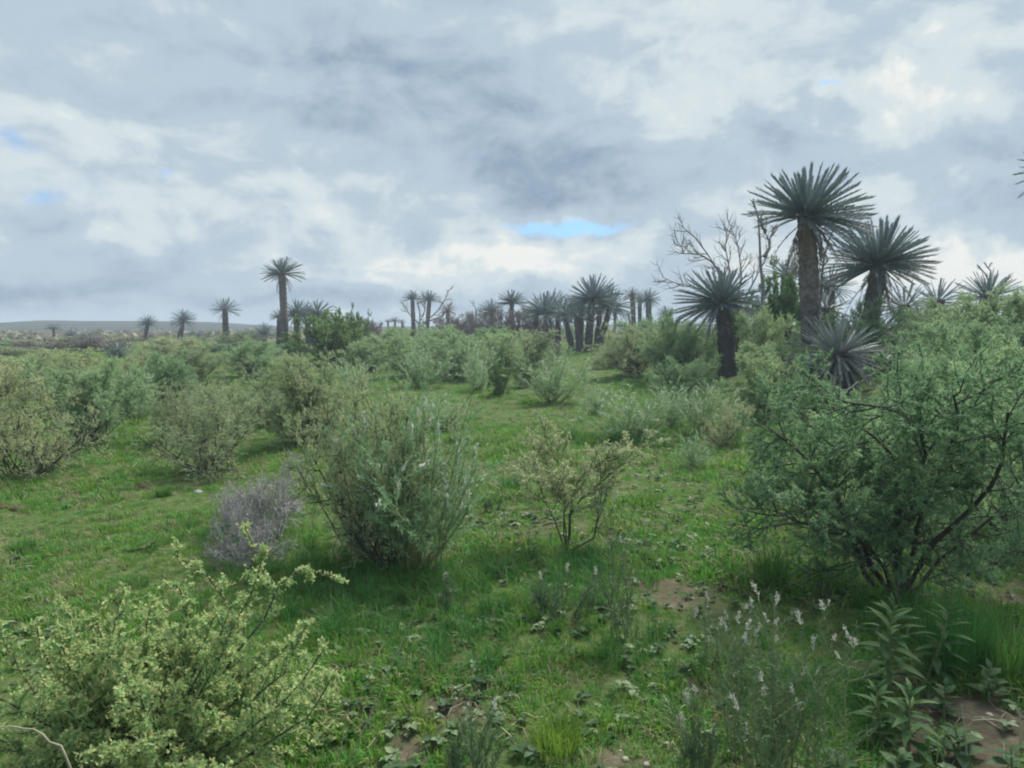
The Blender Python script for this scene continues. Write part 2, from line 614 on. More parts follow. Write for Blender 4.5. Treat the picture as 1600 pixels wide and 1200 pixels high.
def trunk_mat():
    """grey-brown scaly stem, charred by an old veld fire towards the foot"""
    m = bark_mat('cycad_trunk', (0.10, 0.095, 0.098), (0.27, 0.235, 0.22), 11, 1.0)
    nt = m.node_tree
    pb = next(n for n in nt.nodes if n.type == 'BSDF_PRINCIPLED')
    old = pb.inputs['Base Color'].links[0].from_socket
    tc = nd(nt, 'ShaderNodeTexCoord')
    sp = nd(nt, 'ShaderNodeSeparateXYZ')
    nt.links.new(tc.outputs['Object'], sp.inputs[0])
    nz = nd(nt, 'ShaderNodeTexNoise')
    nz.inputs['Scale'].default_value = 2.2
    nz.inputs['Detail'].default_value = 6
    nt.links.new(tc.outputs['Object'], nz.inputs['Vector'])
    ad = nd(nt, 'ShaderNodeMath', operation='MULTIPLY_ADD')
    nt.links.new(nz.outputs['Fac'], ad.inputs[0])
    ad.inputs[1].default_value = -2.6
    nt.links.new(sp.outputs['Z'], ad.inputs[2])
    mr = nd(nt, 'ShaderNodeMapRange')
    mr.inputs['From Min'].default_value = -0.4
    mr.inputs['From Max'].default_value = 0.9
    mr.inputs['To Min'].default_value = 0.8
    mr.inputs['To Max'].default_value = 0.0
    nt.links.new(ad.outputs[0], mr.inputs['Value'])
    mx = nd(nt, 'ShaderNodeMix', data_type='RGBA')
    nt.links.new(mr.outputs[0], mx.inputs['Factor'])
    nt.links.new(old, mx.inputs['A'])
    mx.inputs['B'].default_value = (0.05, 0.053, 0.065, 1)
    nt.links.new(mx.outputs['Result'], pb.inputs['Base Color'])
    return m


M['trunk'] = trunk_mat()


def ground_mat():
    m, nt, out = new_mat('veld_ground')
    L = nt.links.new
    ge = nd(nt, 'ShaderNodeNewGeometry')

    def nz(scale, detail=5, rough=0.6):
        n = nd(nt, 'ShaderNodeTexNoise')
        n.inputs['Scale'].default_value = scale
        n.inputs['Detail'].default_value = detail
        n.inputs['Roughness'].default_value = rough
        L(ge.outputs['Position'], n.inputs['Vector'])
        return n.outputs['Fac']

    def ramp(fac, stops):
        r = nd(nt, 'ShaderNodeValToRGB')
        r.color_ramp.elements[0].position, r.color_ramp.elements[0].color = stops[0][0], (*stops[0][1], 1)
        r.color_ramp.elements[1].position, r.color_ramp.elements[1].color = stops[-1][0], (*stops[-1][1], 1)
        for p, c in stops[1:-1]:
            r.color_ramp.elements.new(p).color = (*c, 1)
        L(fac, r.inputs[0])
        return r.outputs[0]

    def mix(f, a, b):
        x = nd(nt, 'ShaderNodeMix', data_type='RGBA')
        L(f, x.inputs['Factor'])
        L(a, x.inputs['A'])
        L(b, x.inputs['B'])
        return x.outputs['Result']

    soil = ramp(nz(7.0, 8, 0.7), [(0.3, (0.06, 0.050, 0.034)), (0.5, (0.11, 0.095, 0.066)), (0.72, (0.18, 0.155, 0.11))])
    green = ramp(nz(13.0, 9, 0.75), [(0.3, (0.045, 0.065, 0.024)), (0.5, (0.075, 0.115, 0.035)), (0.7, (0.135, 0.165, 0.065))])
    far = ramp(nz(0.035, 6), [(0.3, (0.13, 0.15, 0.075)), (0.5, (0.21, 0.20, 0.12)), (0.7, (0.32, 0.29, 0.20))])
    a1 = nd(nt, 'ShaderNodeAttribute', attribute_name='soil')
    a2 = nd(nt, 'ShaderNodeAttribute', attribute_name='far')
    c = mix(a1.outputs['Fac'], green, soil)
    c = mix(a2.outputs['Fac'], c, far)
    pb = nd(nt, 'ShaderNodeBsdfPrincipled')
    pb.inputs['Roughness'].default_value = 0.95
    pb.inputs['Specular IOR Level'].default_value = 0.1
    L(c, pb.inputs['Base Color'])
    bp = nd(nt, 'ShaderNodeBump')
    bp.inputs['Strength'].default_value = 0.7
    bp.inputs['Distance'].default_value = 0.03
    L(nz(22.0, 8, 0.7), bp.inputs['Height'])
    L(bp.outputs[0], pb.inputs['Normal'])
    L(pb.outputs[0], out.inputs['Surface'])
    return m


# bare-earth patches: (pixel, radius in metres)
SOIL_SPOTS = [(on_ground(*q), r) for q, r in [
    ((1575, 1140), .55), ((1480, 1180), .4), ((1560, 925), 1.0), ((1110, 905), .3), ((715, 1090), .22), ((1085, 1070), .22), ((790, 845), .55),
    ((800, 690), 1.3), ((740, 730), .8), ((1010, 715), 1.2), ((1230, 780), .9), ((870, 660), 1.1), ((1330, 860), .6), ((640, 1180), .15),
    ((1060, 930), .3), ((590, 990), .4), ((1090, 745), .7), ((960, 745), .5), ((940, 1190), .2), ((700, 860), .4), ((1010, 840), .35)]]


def soil_mask(x, y):
    s = np.zeros_like(np.asarray(x, float))
    for p, r in SOIL_SPOTS:
        s = np.maximum(s, np.exp(-((x - p.x) ** 2 + ((y - p.y) / 1.2) ** 2) / (r * r)))
    n = fbm(x / 0.45, y / 0.45, 31, 4)
    base = 0.36 * smooth(-1.2, 0.6, x) * (1 - smooth(7, 15, y)) + 0.05
    return np.clip(smooth(0.55, 1.0, s * 0.50 + base * 0.5 + (n - 0.5) * 1.25 + 0.12), 0, 1)


# ------------------------------------------------------------------ ground, hills, haze
def build_ground():
    r = np.concatenate([np.linspace(0.3, 2, 12), np.geomspace(2.05, 60, 240), np.geomspace(62, 1600, 60)])
    fine = np.linspace(-46, 46, 360)
    coarse = np.concatenate([np.arange(50, 310, 8.0)])
    az = np.radians(np.concatenate([fine, coarse]))
    n_a, n_r = len(az), len(r)
    A, R = np.meshgrid(az, r)
    X, Y = R * np.sin(A), R * np.cos(A)
    Z = ground(X, Y)
    V = np.stack([X, Y, Z], -1).reshape(-1, 3)
    V = np.concatenate([V, [[0, 0, g1(0, 0)]]])
    i, j = np.meshgrid(np.arange(n_r - 1), np.arange(n_a), indexing='ij')
    j2 = (j + 1) % n_a
    F = np.stack([i * n_a + j, (i + 1) * n_a + j, (i + 1) * n_a + j2, i * n_a + j2], -1).reshape(-1, 4)[:, ::-1]
    k = np.arange(n_a)
    F3 = np.stack([np.full(n_a, len(V) - 1), k, (k + 1) % n_a], -1)[:, ::-1]
    so = soil_mask(V[:, 0], V[:, 1])
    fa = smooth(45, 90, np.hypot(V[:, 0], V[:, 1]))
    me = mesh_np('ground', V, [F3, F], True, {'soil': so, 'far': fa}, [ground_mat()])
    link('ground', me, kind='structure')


build_ground()


def build_hills():
    az = np.radians(np.linspace(-75, 75, 240))
    rr = np.linspace(190, 400, 30)
    A, R = np.meshgrid(az, rr)
    X, Y = R * np.sin(A), R * np.cos(A)
    d = np.degrees(A)
    prof = 0.3 + 1.75 * (1 - smooth(-24, -15, d)) + 1.2 * smooth(-10, 10, d) * 0.5
    prof = prof * (0.8 + 0.5 * fbm(d / 7.0 + 40, d * 0 + 3, 77, 4)) * (0.75 + .25 * smooth(-34, -31, d))
    Z = -0.6 + (prof + 1.55) * np.sin(np.clip((R - 190) / 210, 0, 1) * np.pi) ** 0.8 + 0.5 * (fbm(X / 40, Y / 40, 13) - .5)
    V = np.stack([X, Y, Z], -1).reshape(-1, 3)
    n_a, n_r = len(az), len(rr)
    i, j = np.meshgrid(np.arange(n_r - 1), np.arange(n_a - 1), indexing='ij')
    F = np.stack([i * n_a + j, i * n_a + j + 1, (i + 1) * n_a + j + 1, (i + 1) * n_a + j], -1).reshape(-1, 4)
    m = bark_mat('hill_scrub', (0.018, 0.026, 0.024), (0.05, 0.06, 0.04), 0.05, 0.0)
    link('hills', mesh_np('hills', V, [F], True, None, [m]), kind='structure')


build_hills()


def build_haze():
    x, y0, z0, z1 = 1700, 1700, -2.6, 9.0
    V = np.array([[sx * x, sy * y0, z] for z in (z0, z1) for sx, sy in ((-1, -1), (1, -1), (1, 1), (-1, 1))], float)
    F = [[0, 3, 2, 1], [4, 5, 6, 7], [0, 1, 5, 4], [1, 2, 6, 5], [2, 3, 7, 6], [3, 0, 4, 7]]
    m, nt, out = new_mat('haze_air')
    pv = nd(nt, 'ShaderNodeVolumePrincipled')
    pv.inputs['Color'].default_value = (0.72, 0.85, 1.0, 1)
    pv.inputs['Density'].default_value = HAZE
    nt.links.new(pv.outputs[0], out.inputs['Volume'])
    link('haze', mesh_np('haze', V, [np.array(F)], False, None, [m]), kind='stuff')


HAZE = 0.0019
build_haze()

# ------------------------------------------------------------------ cycads
def frond_mesh(seed, mat, n=32, droop=0.12, w=0.021, ll=0.12, dead=False):
    rng = np.random.default_rng(seed)
    g = Geo()
    t = np.linspace(0, 1, 8)
    side = rng.normal(0, 0.03)
    rach = np.stack([t, side * t ** 2, -droop * t ** 2.2 + 0.02 * t], -1)
    add_tubes(g, rach[None], np.linspace(0.016, 0.004, 8)[None], 3)
    tl = np.linspace(0.16, 0.985, n)
    if dead:
        tl = np.sort(rng.uniform(0.15, 0.98, n))
    for s in (-1, 1):
        p = np.stack([np.interp(tl, t, rach[:, k]) for k in range(3)], -1)
        L = ll * (0.55 + 0.55 * np.sin(np.pi * np.clip(tl * 0.8 + 0.08, 0, 1)) ** 0.7) * rng.uniform(.88, 1.1, n) * (0.8 if dead else 1)
        fa = np.radians(np.linspace(34, 19, n) + rng.normal(0, 5 if not dead else 18, n))
        up = np.radians(rng.normal(32, 7, n)) if not dead else np.radians(rng.normal(-20, 25, n))
        d = np.stack([np.cos(fa), s * np.sin(fa) * np.cos(up), np.sin(fa) * np.sin(up)], -1)
        wv = unit(np.cross(d, np.array([0, -s * np.sin(0.5), np.cos(0.5)])))
        b = p + d * (L * 0.4)[:, None] + wv * w * 0.5
        e = p + d * (L * 0.4)[:, None] - wv * w * 0.5
        c = p + d * L[:, None]
        V = np.stack([p, b, c, e], 1).reshape(-1, 3)
        g.add(V, F4=np.arange(n * 4).reshape(n, 4), tint=np.repeat(rng.random(n), 4))
    return g.mesh('frond', mat)


FRONDS = {k: [frond_mesh(100 * q + i, M[k], droop=dr) for i, dr in enumerate((-0.02, 0.02, 0.06, 0.10, 0.16))] for q, k in enumerate(('frond', 'greyfrond', 'brownfrond'))}
DEADF = [frond_mesh(900 + i, M['brownfrond'], n=20, droop=0.3, w=0.014, ll=0.14, dead=True) for i in range(3)]


def trunk_mesh(h, r0, r1, lean, seed, bulge=0.0):
    """scaly cycad stem: rows of leaf-base scales stand proud in a spiral"""
    rng = np.random.default_rng(seed)
    sides = 28
    rows = max(10, int(h / 0.045))
    z = np.linspace(0, h, rows)
    th = np.arange(sides) * 2 * np.pi / sides
    T, Zz = np.meshgrid(th, z)
    u = Zz / max(h, .01)
    r = r0 + (r1 - r0) * u + 0.05 * np.exp(-Zz / 0.15) + bulge * np.exp(-((Zz - h) / 0.3) ** 2)
    nsc = 11
    ph1 = (T * nsc / (2 * np.pi) + Zz * 9.0)
    ph2 = (T * nsc / (2 * np.pi) - Zz * 9.0)
    scale = np.abs(np.sin(ph1 * np.pi)) * np.abs(np.sin(ph2 * np.pi))
    swell = 0.05 * (fbm(Zz * 1.3, Zz * 0 + seed % 97, 3, 2) - .5)
    r = r * (0.84 + 0.26 * scale ** .7) + swell + rng.normal(0, 0.013, r.shape) + 0.035 * (fbm(T * 1.4, Zz * 2.5, seed) - 0.5)
    cx = lean[0] * u ** 1.4
    cy = lean[1] * u ** 1.4
    V = np.stack([cx + r * np.cos(T), cy + r * np.sin(T), Zz], -1).reshape(-1, 3)
    i, j = np.meshgrid(np.arange(rows - 1), np.arange(sides), indexing='ij')
    j2 = (j + 1) % sides
    F = np.stack([i * sides + j, i * sides + j2, (i + 1) * sides + j2, (i + 1) * sides + j], -1).reshape(-1, 4)
    V = np.concatenate([V, [[lean[0], lean[1], h + 0.06]]])
    k = np.arange(sides)
    F3 = np.stack([(rows - 1) * sides + k, (rows - 1) * sides + (k + 1) % sides, np.full(sides, len(V) - 1)], -1)
    return mesh_np('trunk', V, [F3, F], False, None, [M['trunk']])


def frond_poses(rng, nf, lo, hi, L, jit=7):
    """fronds spread evenly over a dome; those that point up are the young, shorter ones"""
    out = []
    a, b = math.sin(math.radians(lo)), math.sin(math.radians(min(hi, 84)))
    for i in range(nf):
        u = (i + 0.5) / nf
        el = math.degrees(math.asin(b + (a - b) * u ** 0.92)) + rng.normal(0, 3.5)
        azm = i * 137.508 + rng.normal(0, jit)
        up = max(0.0, math.sin(math.radians(el)))
        ln = L * (1 - 0.24 * up ** 2) * rng.uniform(0.90, 1.06)
        k = min(4, max(0, int(u * 4.2 + rng.normal(0, 0.5))))
        out.append((azm, el, ln, k))
    return out


_SINGLE = {}


def cycad(px, top_py, wpx, y, label, nf=54, detail=True, kind='frond', base_px=None, lo=-22, hi=86, group='tall cycads of the veld', dead=0, trunk_r=None, flat=1.0, wscale=1.0, name='cycad', ndead_az=None, bare=False):
    dist_top = depth(at(px, top_py, y))
    L = wpx / 2.0 / F_PX * dist_top * 0.93                # frond length
    top = at(px, top_py, y)
    apex_z = top.z - L * (0.80 if hi > 70 else 0.62)
    bx = top.x if base_px is None else at(base_px, 560, y).x
    gz = g1(bx, y)
    root = bpy.data.objects.new(name, None)
    COL.objects.link(root)
    root.location = (bx, y, gz)
    root.empty_display_size = 0.3
    tag(root, label, 'palm', group)
    h = max(0.22, apex_z - gz)
    seed = abs(hash((int(px * 3), int(top_py * 7), int(y)))) % 100000
    rng = np.random.default_rng(seed)
    tr = min(trunk_r or 0.18, 0.19)
    lean = (top.x - bx, 0.0)
    link('trunk', trunk_mesh(h + 0.05, tr * 1.12, tr * 0.95, lean, seed), root, loc=(0, 0, -0.05))
    if detail:
        ph1, ph2, tx, ty = rng.uniform(0, 6.28), rng.uniform(0, 6.28), rng.normal(0, .10), rng.normal(0, .10)
        gap = rng.uniform(0, 6.28)
        for azm, el, ln, k in frond_poses(rng, nf, lo, hi, L):
            a, e = math.radians(azm), math.radians(el)
            e += (tx * math.cos(a) + ty * math.sin(a)) * math.cos(e)
            ln *= 1 + .09 * math.sin(a + ph1) + .06 * math.sin(3 * a + ph2)
            if rng.random() < .06:
                e -= rng.uniform(.15, .5)
            if el < 20 and math.cos(a - gap) > .9 and rng.random() < .5:
                continue
            el = math.degrees(e)
            off = 0.10 * math.cos(e)
            link('frond', FRONDS[kind][k], root, loc=(lean[0] + off * math.cos(a), lean[1] + off * math.sin(a), h - 0.10 + 0.16 * max(0, (el + 25) / 110)),
                 rot=(rng.uniform(-.25, .25), -e, a), scale=(ln, ln * wscale, ln))
    else:
        key = (kind, nf, lo, hi)
        if key not in _SINGLE:
            _SINGLE[key] = []
            for s in range(1):
                r2 = np.random.default_rng(s + 50)
                g = Geo()
                for azm, el, ln, k in frond_poses(r2, nf, lo, hi, 1.0):
                    me = FRONDS[kind][k]
                    V = np.zeros(len(me.vertices) * 3, np.float32)
                    me.vertices.foreach_get('co', V)
                    V = V.reshape(-1, 3) * ln
                    Rm = np.array(Euler((r2.uniform(-.25, .25), -math.radians(el), math.radians(azm))).to_matrix())
                    V = V @ Rm.T + np.array([0, 0, 0.10 * (el + 25) / 110])
                    F = np.zeros(len(me.loops), np.int32)
                    me.loops.foreach_get('vertex_index', F)
                    g.add(V, F4=F.reshape(-1, 4), tint=r2.random(len(V)))
                _SINGLE[key].append(g.mesh('crown', M[kind]))
        o = link('crown', _SINGLE[key][0], root, loc=(lean[0], lean[1], h - 0.05), rot=(0, 0, rng.uniform(0, 6.28)), scale=(L, L, L * flat))
        o['kind'] = 'stuff'
    for i in range(dead):
        a = rng.uniform(0, 6.28) if not ndead_az else ndead_az[i % len(ndead_az)] + rng.normal(0, .25)
        e = math.radians(rng.uniform(-78, -35))
        ln = L * rng.uniform(0.55, 0.85)
        link('dead_frond', DEADF[i % 3], root, loc=(lean[0] + tr * .8 * math.cos(a), lean[1] + tr * .8 * math.sin(a), h - rng.uniform(0.15, 0.4)),
             rot=(rng.uniform(-.6, .6), -e, a), scale=(ln, ln, ln))
    return root


CYC = [
    # near, with every frond its own part
    dict(px=1262, top_py=262, wpx=190, y=16.5, base_px=1268, nf=152, lo=-10, dead=30, label='tallest cycad with the widest crown and thick bare trunk beside the dead branches'),
    dict(px=1377, top_py=346, wpx=170, y=18.0, base_px=1352, nf=146, lo=-18, dead=24, trunk_r=.27, label='leaning cycad with stout trunk just beside the tallest cycad'),
    dict(px=1128, top_py=418, wpx=136, y=19.5, base_px=1139, nf=130, lo=-24, dead=16, label='cycad in front of the big bare dead tree with straw fronds hanging down'),
    dict(px=1312, top_py=495, wpx=146, y=14.6, base_px=1318, nf=140, lo=-58, hi=84, dead=6, kind='greyfrond', trunk_r=.19, label='low silvery grey cycad in front of the tallest trunk'),
    dict(px=1268, top_py=545, wpx=60, y=15.4, base_px=1266, nf=35, lo=-50, hi=50, dead=2, kind='greyfrond', trunk_r=.16, label='stunted cycad stump half hidden behind the low silvery cycad'),
    dict(px=1415, top_py=440, wpx=100, y=20.5, nf=67, lo=-60, dead=8, kind='greyfrond', trunk_r=.22, label='dull grey drooping cycad under the crown of the leaning cycad'),
    dict(px=1466, top_py=437, wpx=84, y=22.0, nf=64, lo=-40, dead=2, trunk_r=.2, label='short cycad with upright fronds behind the drooping grey cycad'),
    dict(px=1546, top_py=424, wpx=100, y=19.0, nf=67, lo=-12, trunk_r=.2, label='cycad sunk in green bushes with two gnarled twigs above it'),
    dict(px=1230, top_py=402, wpx=66, y=27.0, nf=64, lo=-20, label='small cycad crown just behind the tallest trunk, under its widest fronds'),
    dict(px=1297, top_py=418, wpx=72, y=24.0, nf=64, lo=-45, kind='frond', dead=3, label='cycad crown between the tallest trunk and the leaning cycad'),
    dict(px=1292, top_py=450, wpx=84, y=21.0, nf=59, lo=-50, kind='greyfrond', label='grey low cycad crown beneath the gap between the two big cycads'),
    dict(px=1671, top_py=206, wpx=142, y=15.0, nf=67, lo=-20, label='cycad beyond the picture edge of which one frond tip shows'),
    # lone cycads on the open side
    dict(px=440, top_py=402, wpx=65, y=44.0, base_px=446, nf=90, lo=-14, dead=12, trunk_r=.21, label='lone tall straight cycad towering over the plain'),
    dict(px=351, top_py=465, wpx=46, y=50.0, base_px=354, nf=60, lo=-20, dead=14, trunk_r=.2, label='lone cycad with a ragged skirt of dead fronds'),
    # the grove in the middle
    dict(px=872, top_py=461, wpx=66, y=43.5, nf=70, lo=-24, dead=8, trunk_r=.15, label='cycad crown overlapping the broad grey-trunked one from behind in the central clump'),
    dict(px=908, top_py=460, wpx=62, y=43.0, nf=66, lo=-24, dead=8, trunk_r=.14, label='cycad half hidden behind the tallest one of the central clump'),
    dict(px=938, top_py=464, wpx=58, y=42.0, base_px=932, nf=62, lo=-26, dead=8, trunk_r=.14, label='cycad filling the gap between the tallest and the slanting one of the central clump'),
    dict(px=838, top_py=466, wpx=52, y=45.0, nf=56, lo=-26, dead=6, trunk_r=.15, label='outermost small cycad of the central clump next to the bare bushes'),
    dict(px=926, top_py=432, wpx=92, y=38.0, base_px=919, nf=110, lo=-18, dead=14, trunk_r=.15, label='tallest and widest cycad of the central clump'),
    dict(px=955, top_py=446, wpx=80, y=39.5, base_px=938, nf=90, lo=-26, dead=12, trunk_r=.15, label='cycad with slanting dark trunk tucked behind the tallest one of the central clump'),
    dict(px=853, top_py=455, wpx=86, y=41.0, base_px=862, nf=100, lo=-22, dead=16, trunk_r=.16, label='broad grey-trunked cycad at the dead-bush end of the central clump'),
    dict(px=881, top_py=464, wpx=68, y=38.5, base_px=894, nf=46, lo=-30, dead=3, trunk_r=.14, label='lower curved-trunk cycad in the middle of the central clump'),
    dict(px=900, top_py=470, wpx=60, y=37.0, base_px=904, nf=36, lo=-30, dead=2, trunk_r=.11, label='lowest cycad of the central clump on a thin black trunk'),
]
for c in CYC:
    cycad(**c)
FARC = [
    (800, 457, 48, 50, 'flat-topped cycad with yellowish trunk among purple-brown bare bushes', 40, -8, 70, .24),
    (768, 467, 44, 52, 'domed cycad beside the flat-topped one among bare bushes', 40, -25, 80, .22),
    (644, 453, 31, 62, 'slim cycad, the nearer to the plain of a matching pair before bare trees', 34, -12, 75, .24),
    (671, 453, 35, 62, 'slim cycad, the nearer to the brown one of a matching pair before bare trees', 34, -12, 75, .24),
    (699, 474, 31, 60, 'small brownish cycad with drooping withered fronds', 26, -45, 60, .2),
    (606, 498, 12, 95, 'tiniest far cycad with an umbrella-like crown at the skyline', 22, -10, 60, .2),
    (617, 495, 20, 92, 'tiny wide cycad on twin-looking trunk at the skyline', 26, -10, 60, .2),
    (628, 499, 13, 96, 'tiny tilted cycad by a slanting black post at the skyline', 22, -15, 60, .2),
    (463, 467, 52, 46, 'dark bushy cycad next to the lone tall cycad', 44, -40, 85, .26),
    (495, 468, 54, 47, 'bushy cycad with upright fronds above the bright green round shrub', 44, -32, 88, .26),
    (479, 472, 46, 49, 'cycad squeezed between two bushy cycads', 40, -35, 85, .24),
    (436, 484, 30, 50, 'small cycad crown peeping out behind the tall straight trunk', 30, -15, 60, .2),
    (286, 486, 40, 66, 'squat dense cycad breaking the hill line', 40, -35, 70, .3),
    (231, 491, 32, 60, 'thin cycad with pale trunk below the hill line', 34, -25, 75, .22),
    (83, 505, 26, 75, 'flat small cycad on a thin stalk before the pale plain', 28, -8, 45, .2),
    (110, 513, 30, 72, 'low round cycad beside the flat small one on the pale plain', 30, -35, 60, .25),
    (413, 504, 44, 56, 'stemless cycad mound by the foot of the tall lone cycad', 40, -10, 85, .25),
    (388, 513, 38, 56, 'low dark cycad mound between two lone cycads', 36, -10, 80, .25),
    (1013, 450, 40, 52, 'double-width cycad beyond the central clump', 38, -35, 80, .3),
    (988, 448, 30, 54, 'slim cycad between the central clump and the double-width one', 34, -25, 80, .25),
    (1000, 456, 26, 55, 'cycad crown overlapping the double-width cycad', 30, -30, 75, .22),
    (1040, 476, 30, 50, 'low rounded cycad before the big bare dead tree', 34, -35, 75, .25),
    (962, 484, 15, 75, 'tiny distant cycad seen through a gap under the slim ones', 24, -20, 70, .2),
    (982, 486, 11, 80, 'tiniest distant cycad beside the slim one', 20, -20, 70, .2),
    (572, 499, 20, 60, 'small cycad behind the bright green round shrub', 26, -40, 60, .22),
    (186, 535, 46, 34, 'pale silvery stemless cycad among the olive bushes', 44, -12, 85, .2),
    (735, 487, 12, 70, 'small ragged cycad among bare dead bushes', 22, -30, 80, .18),
    (310, 515, 26, 64, 'low dark cycad under the squat dense one', 30, -20, 80, .25),
    (140, 522, 34, 58, 'dark low cycad before the pale scrub', 30, -20, 75, .25),
]
for px, tp, w, y, lab, nf, lo, hi, tr in FARC:
    cycad(px, tp, w * 1.15, y, lab, nf=int(nf * 1.8), detail=False, lo=lo, hi=hi, base_px=px + (px * 7 % 11 - 5) * .8, group='small far cycads', trunk_r=tr * .66, kind='greyfrond' if px in (186,) else ('brownfrond' if px == 699 else 'frond'))

# ------------------------------------------------------------------ bushes
def plume_mesh(rng, n, l=0.07):
    g = Geo()
    L = grow(rng, np.zeros((1, 3)), np.array([[0.1, 0, 1.0]]), l, 5, 0.12)
    add_tubes(g, L, np.full((1, 5), 0.0012), 3)
    add_leaves(g, rng, L[:, :4], n, 0.017, 0.0045, along=1.0, spread=0.9)
    g.A['tip'] = [np.zeros(g.n)]
    return g.mesh('flower_spike', M['plume'])


PLUMES = [plume_mesh(np.random.default_rng(i), 46, 0.055 + 0.008 * i) for i in range(5)]


def proto(kind, seed):
    """unit bush: height about 1, radius about 0.5; returns [(part name, mesh, kind)]"""
    rng = np.random.default_rng(seed)
    wood, leaf, flow = Geo(), Geo(), Geo()
    if kind in ('thorn', 'olive', 'round', 'airy'):
        n0 = {'airy': 10, 'thorn': 12, 'olive': 13, 'round': 14}[kind]
        a = rng.uniform(0, 2 * np.pi, n0)
        tilt = np.radians(72 * rng.random(n0) ** .8)
        d = np.stack([np.sin(tilt) * np.cos(a), np.sin(tilt) * np.sin(a), np.cos(tilt)], -1)
        L0 = grow(rng, rng.normal(0, .05, (n0, 3)) * [1, 1, 0], d, rng.uniform(.5, .95, n0), 7, 0.15, 0.05)
        m = 16
        a = rng.uniform(0, 2 * np.pi, m)
        tilt = np.radians(50 * rng.random(m) ** .7)
        d = np.stack([np.sin(tilt) * np.cos(a), np.sin(tilt) * np.sin(a), np.cos(tilt)], -1)
        Ls = grow(rng, rng.normal(0, .08, (m, 3)) * [1, 1, 0], d, rng.uniform(.85, 1.15, m), 7, 0.10, 0.0)
        L1, _ = branch(rng, L0, 8, .1, 1, (.5, 1.15), .36, 5, .22, .04)
        L1b, _ = branch(rng, Ls, 6, .55, 1, (.4, .9), .17, 5, .2, .04)
        L2, _ = branch(rng, np.concatenate([L1, L1b]), 5, .15, 1, (.4, 1.1), .20, 4, .25, .03)
        L3, _ = branch(rng, L2, 3, .2, 1, (.4, 1.0), .10, 4, .25, .03)
        add_tubes(wood, Ls, np.linspace(.006, .002, 7)[None] * np.ones((m, 1)), 4)
        add_tubes(wood, L0, np.linspace(.012, .005, 7)[None] * np.ones((n0, 1)), 5)
        add_tubes(wood, L1, np.linspace(.006, .0025, 5)[None] * np.ones((len(L1), 1)), 3)
        add_tubes(wood, L2, np.linspace(.003, .0012, 4)[None] * np.ones((len(L2), 1)), 3)
        if kind == 'airy':
            add_leaves(leaf, rng, L2, 10, .026, .0058, along=.7, spread=.9, flat=.6, tri=True)
            add_leaves(leaf, rng, L3, 12, .025, .0056, along=.8, spread=.9, flat=.6, tri=True)
        elif kind == 'thorn':
            add_leaves(leaf, rng, L2, 18, .030, .0070, along=.6, spread=1, flat=1.0, tri=True)
            add_leaves(leaf, rng, L3, 20, .029, .0068, along=.7, spread=1, flat=1.0, tri=True)
        elif kind == 'olive':
            add_leaves(leaf, rng, L2, 16, .027, .0070, along=.6, spread=1, flat=.6, tri=True)
            add_leaves(leaf, rng, L3, 18, .026, .0068, along=.7, spread=1, flat=.6, tri=True)
        else:
            add_leaves(leaf, rng, L2, 18, .036, .013, along=.6, spread=1, flat=1, tri=True)
            add_leaves(leaf, rng, L3, 20, .034, .013, along=.7, spread=1, flat=1, tri=True)
    elif kind == 'wispy':
        n0 = 30
        a = rng.uniform(0, 2 * np.pi, n0)
        tilt = np.radians(rng.uniform(4, 52, n0))
        d = np.stack([np.sin(tilt) * np.cos(a), np.sin(tilt) * np.sin(a), np.cos(tilt)], -1)
        L0 = grow(rng, rng.normal(0, .06, (n0, 3)) * [1, 1, 0], d, rng.uniform(.55, 1.05, n0), 8, 0.09, 0.02)
        L1, t1 = branch(rng, L0, 10, .12, 1, (.35, .9), .26, 4, .14, .10)
        L2, _ = branch(rng, L1, 4, .2, 1, (.3, .8), .10, 3, .15, .06)
        add_tubes(wood, L0, np.linspace(.006, .002, 8)[None] * np.ones((n0, 1)), 4)
        add_tubes(wood, L1, np.linspace(.0022, .001, 4)[None] * np.ones((len(L1), 1)), 3)
        add_leaves(leaf, rng, L1, 14, .036, .0055, along=1.0, spread=.8, tri=True)
        add_leaves(leaf, rng, L2, 9, .034, .0050, along=1.0, spread=.8, tri=True)
        sel = L1[(t1 > .55) & (rng.random(len(t1)) < .5)]
        add_leaves(flow, rng, sel[:, -3:], 16, .028, .012, along=1.2, spread=.5, tmin=.35)
    elif kind in ('grey', 'brown'):
        n0 = 16
        a = rng.uniform(0, 2 * np.pi, n0)
        tilt = np.radians(rng.uniform(5, 72, n0))
        d = np.stack([np.sin(tilt) * np.cos(a), np.sin(tilt) * np.sin(a), np.cos(tilt)], -1)
        L0 = grow(rng, rng.normal(0, .04, (n0, 3)) * [1, 1, 0], d, rng.uniform(.5, .9, n0), 6, 0.2, 0.05)
        L1, _ = branch(rng, L0, 7, .2, 1, (.4, 1.0), .36, 5, .25, .06)
        L2, _ = branch(rng, L1, 6, .15, 1, (.4, 1.0), .19, 4, .28, .05)
        L3, _ = branch(rng, L2, 4, .1, 1, (.4, 1.0), .085, 3, .2, .05)
        th = 1.0 if kind == 'grey' else 1.3
        add_tubes(wood, L0, th * np.linspace(.011, .005, 6)[None] * np.ones((n0, 1)), 4)
        add_tubes(wood, L1, th * np.linspace(.005, .0028, 5)[None] * np.ones((len(L1), 1)), 3)
        add_tubes(leaf, L2, th * np.linspace(.0030, .0020, 4)[None] * np.ones((len(L2), 1)), 3)
        add_tubes(leaf, L3, th * np.linspace(.0024, .0016, 3)[None] * np.ones((len(L3), 1)), 3)
    parts = [('branches', wood.mesh('branches', M['greytwig'] if kind == 'grey' else M['browntwig'] if kind == 'brown' else M['bark' if kind != 'wispy' else 'stem']))]
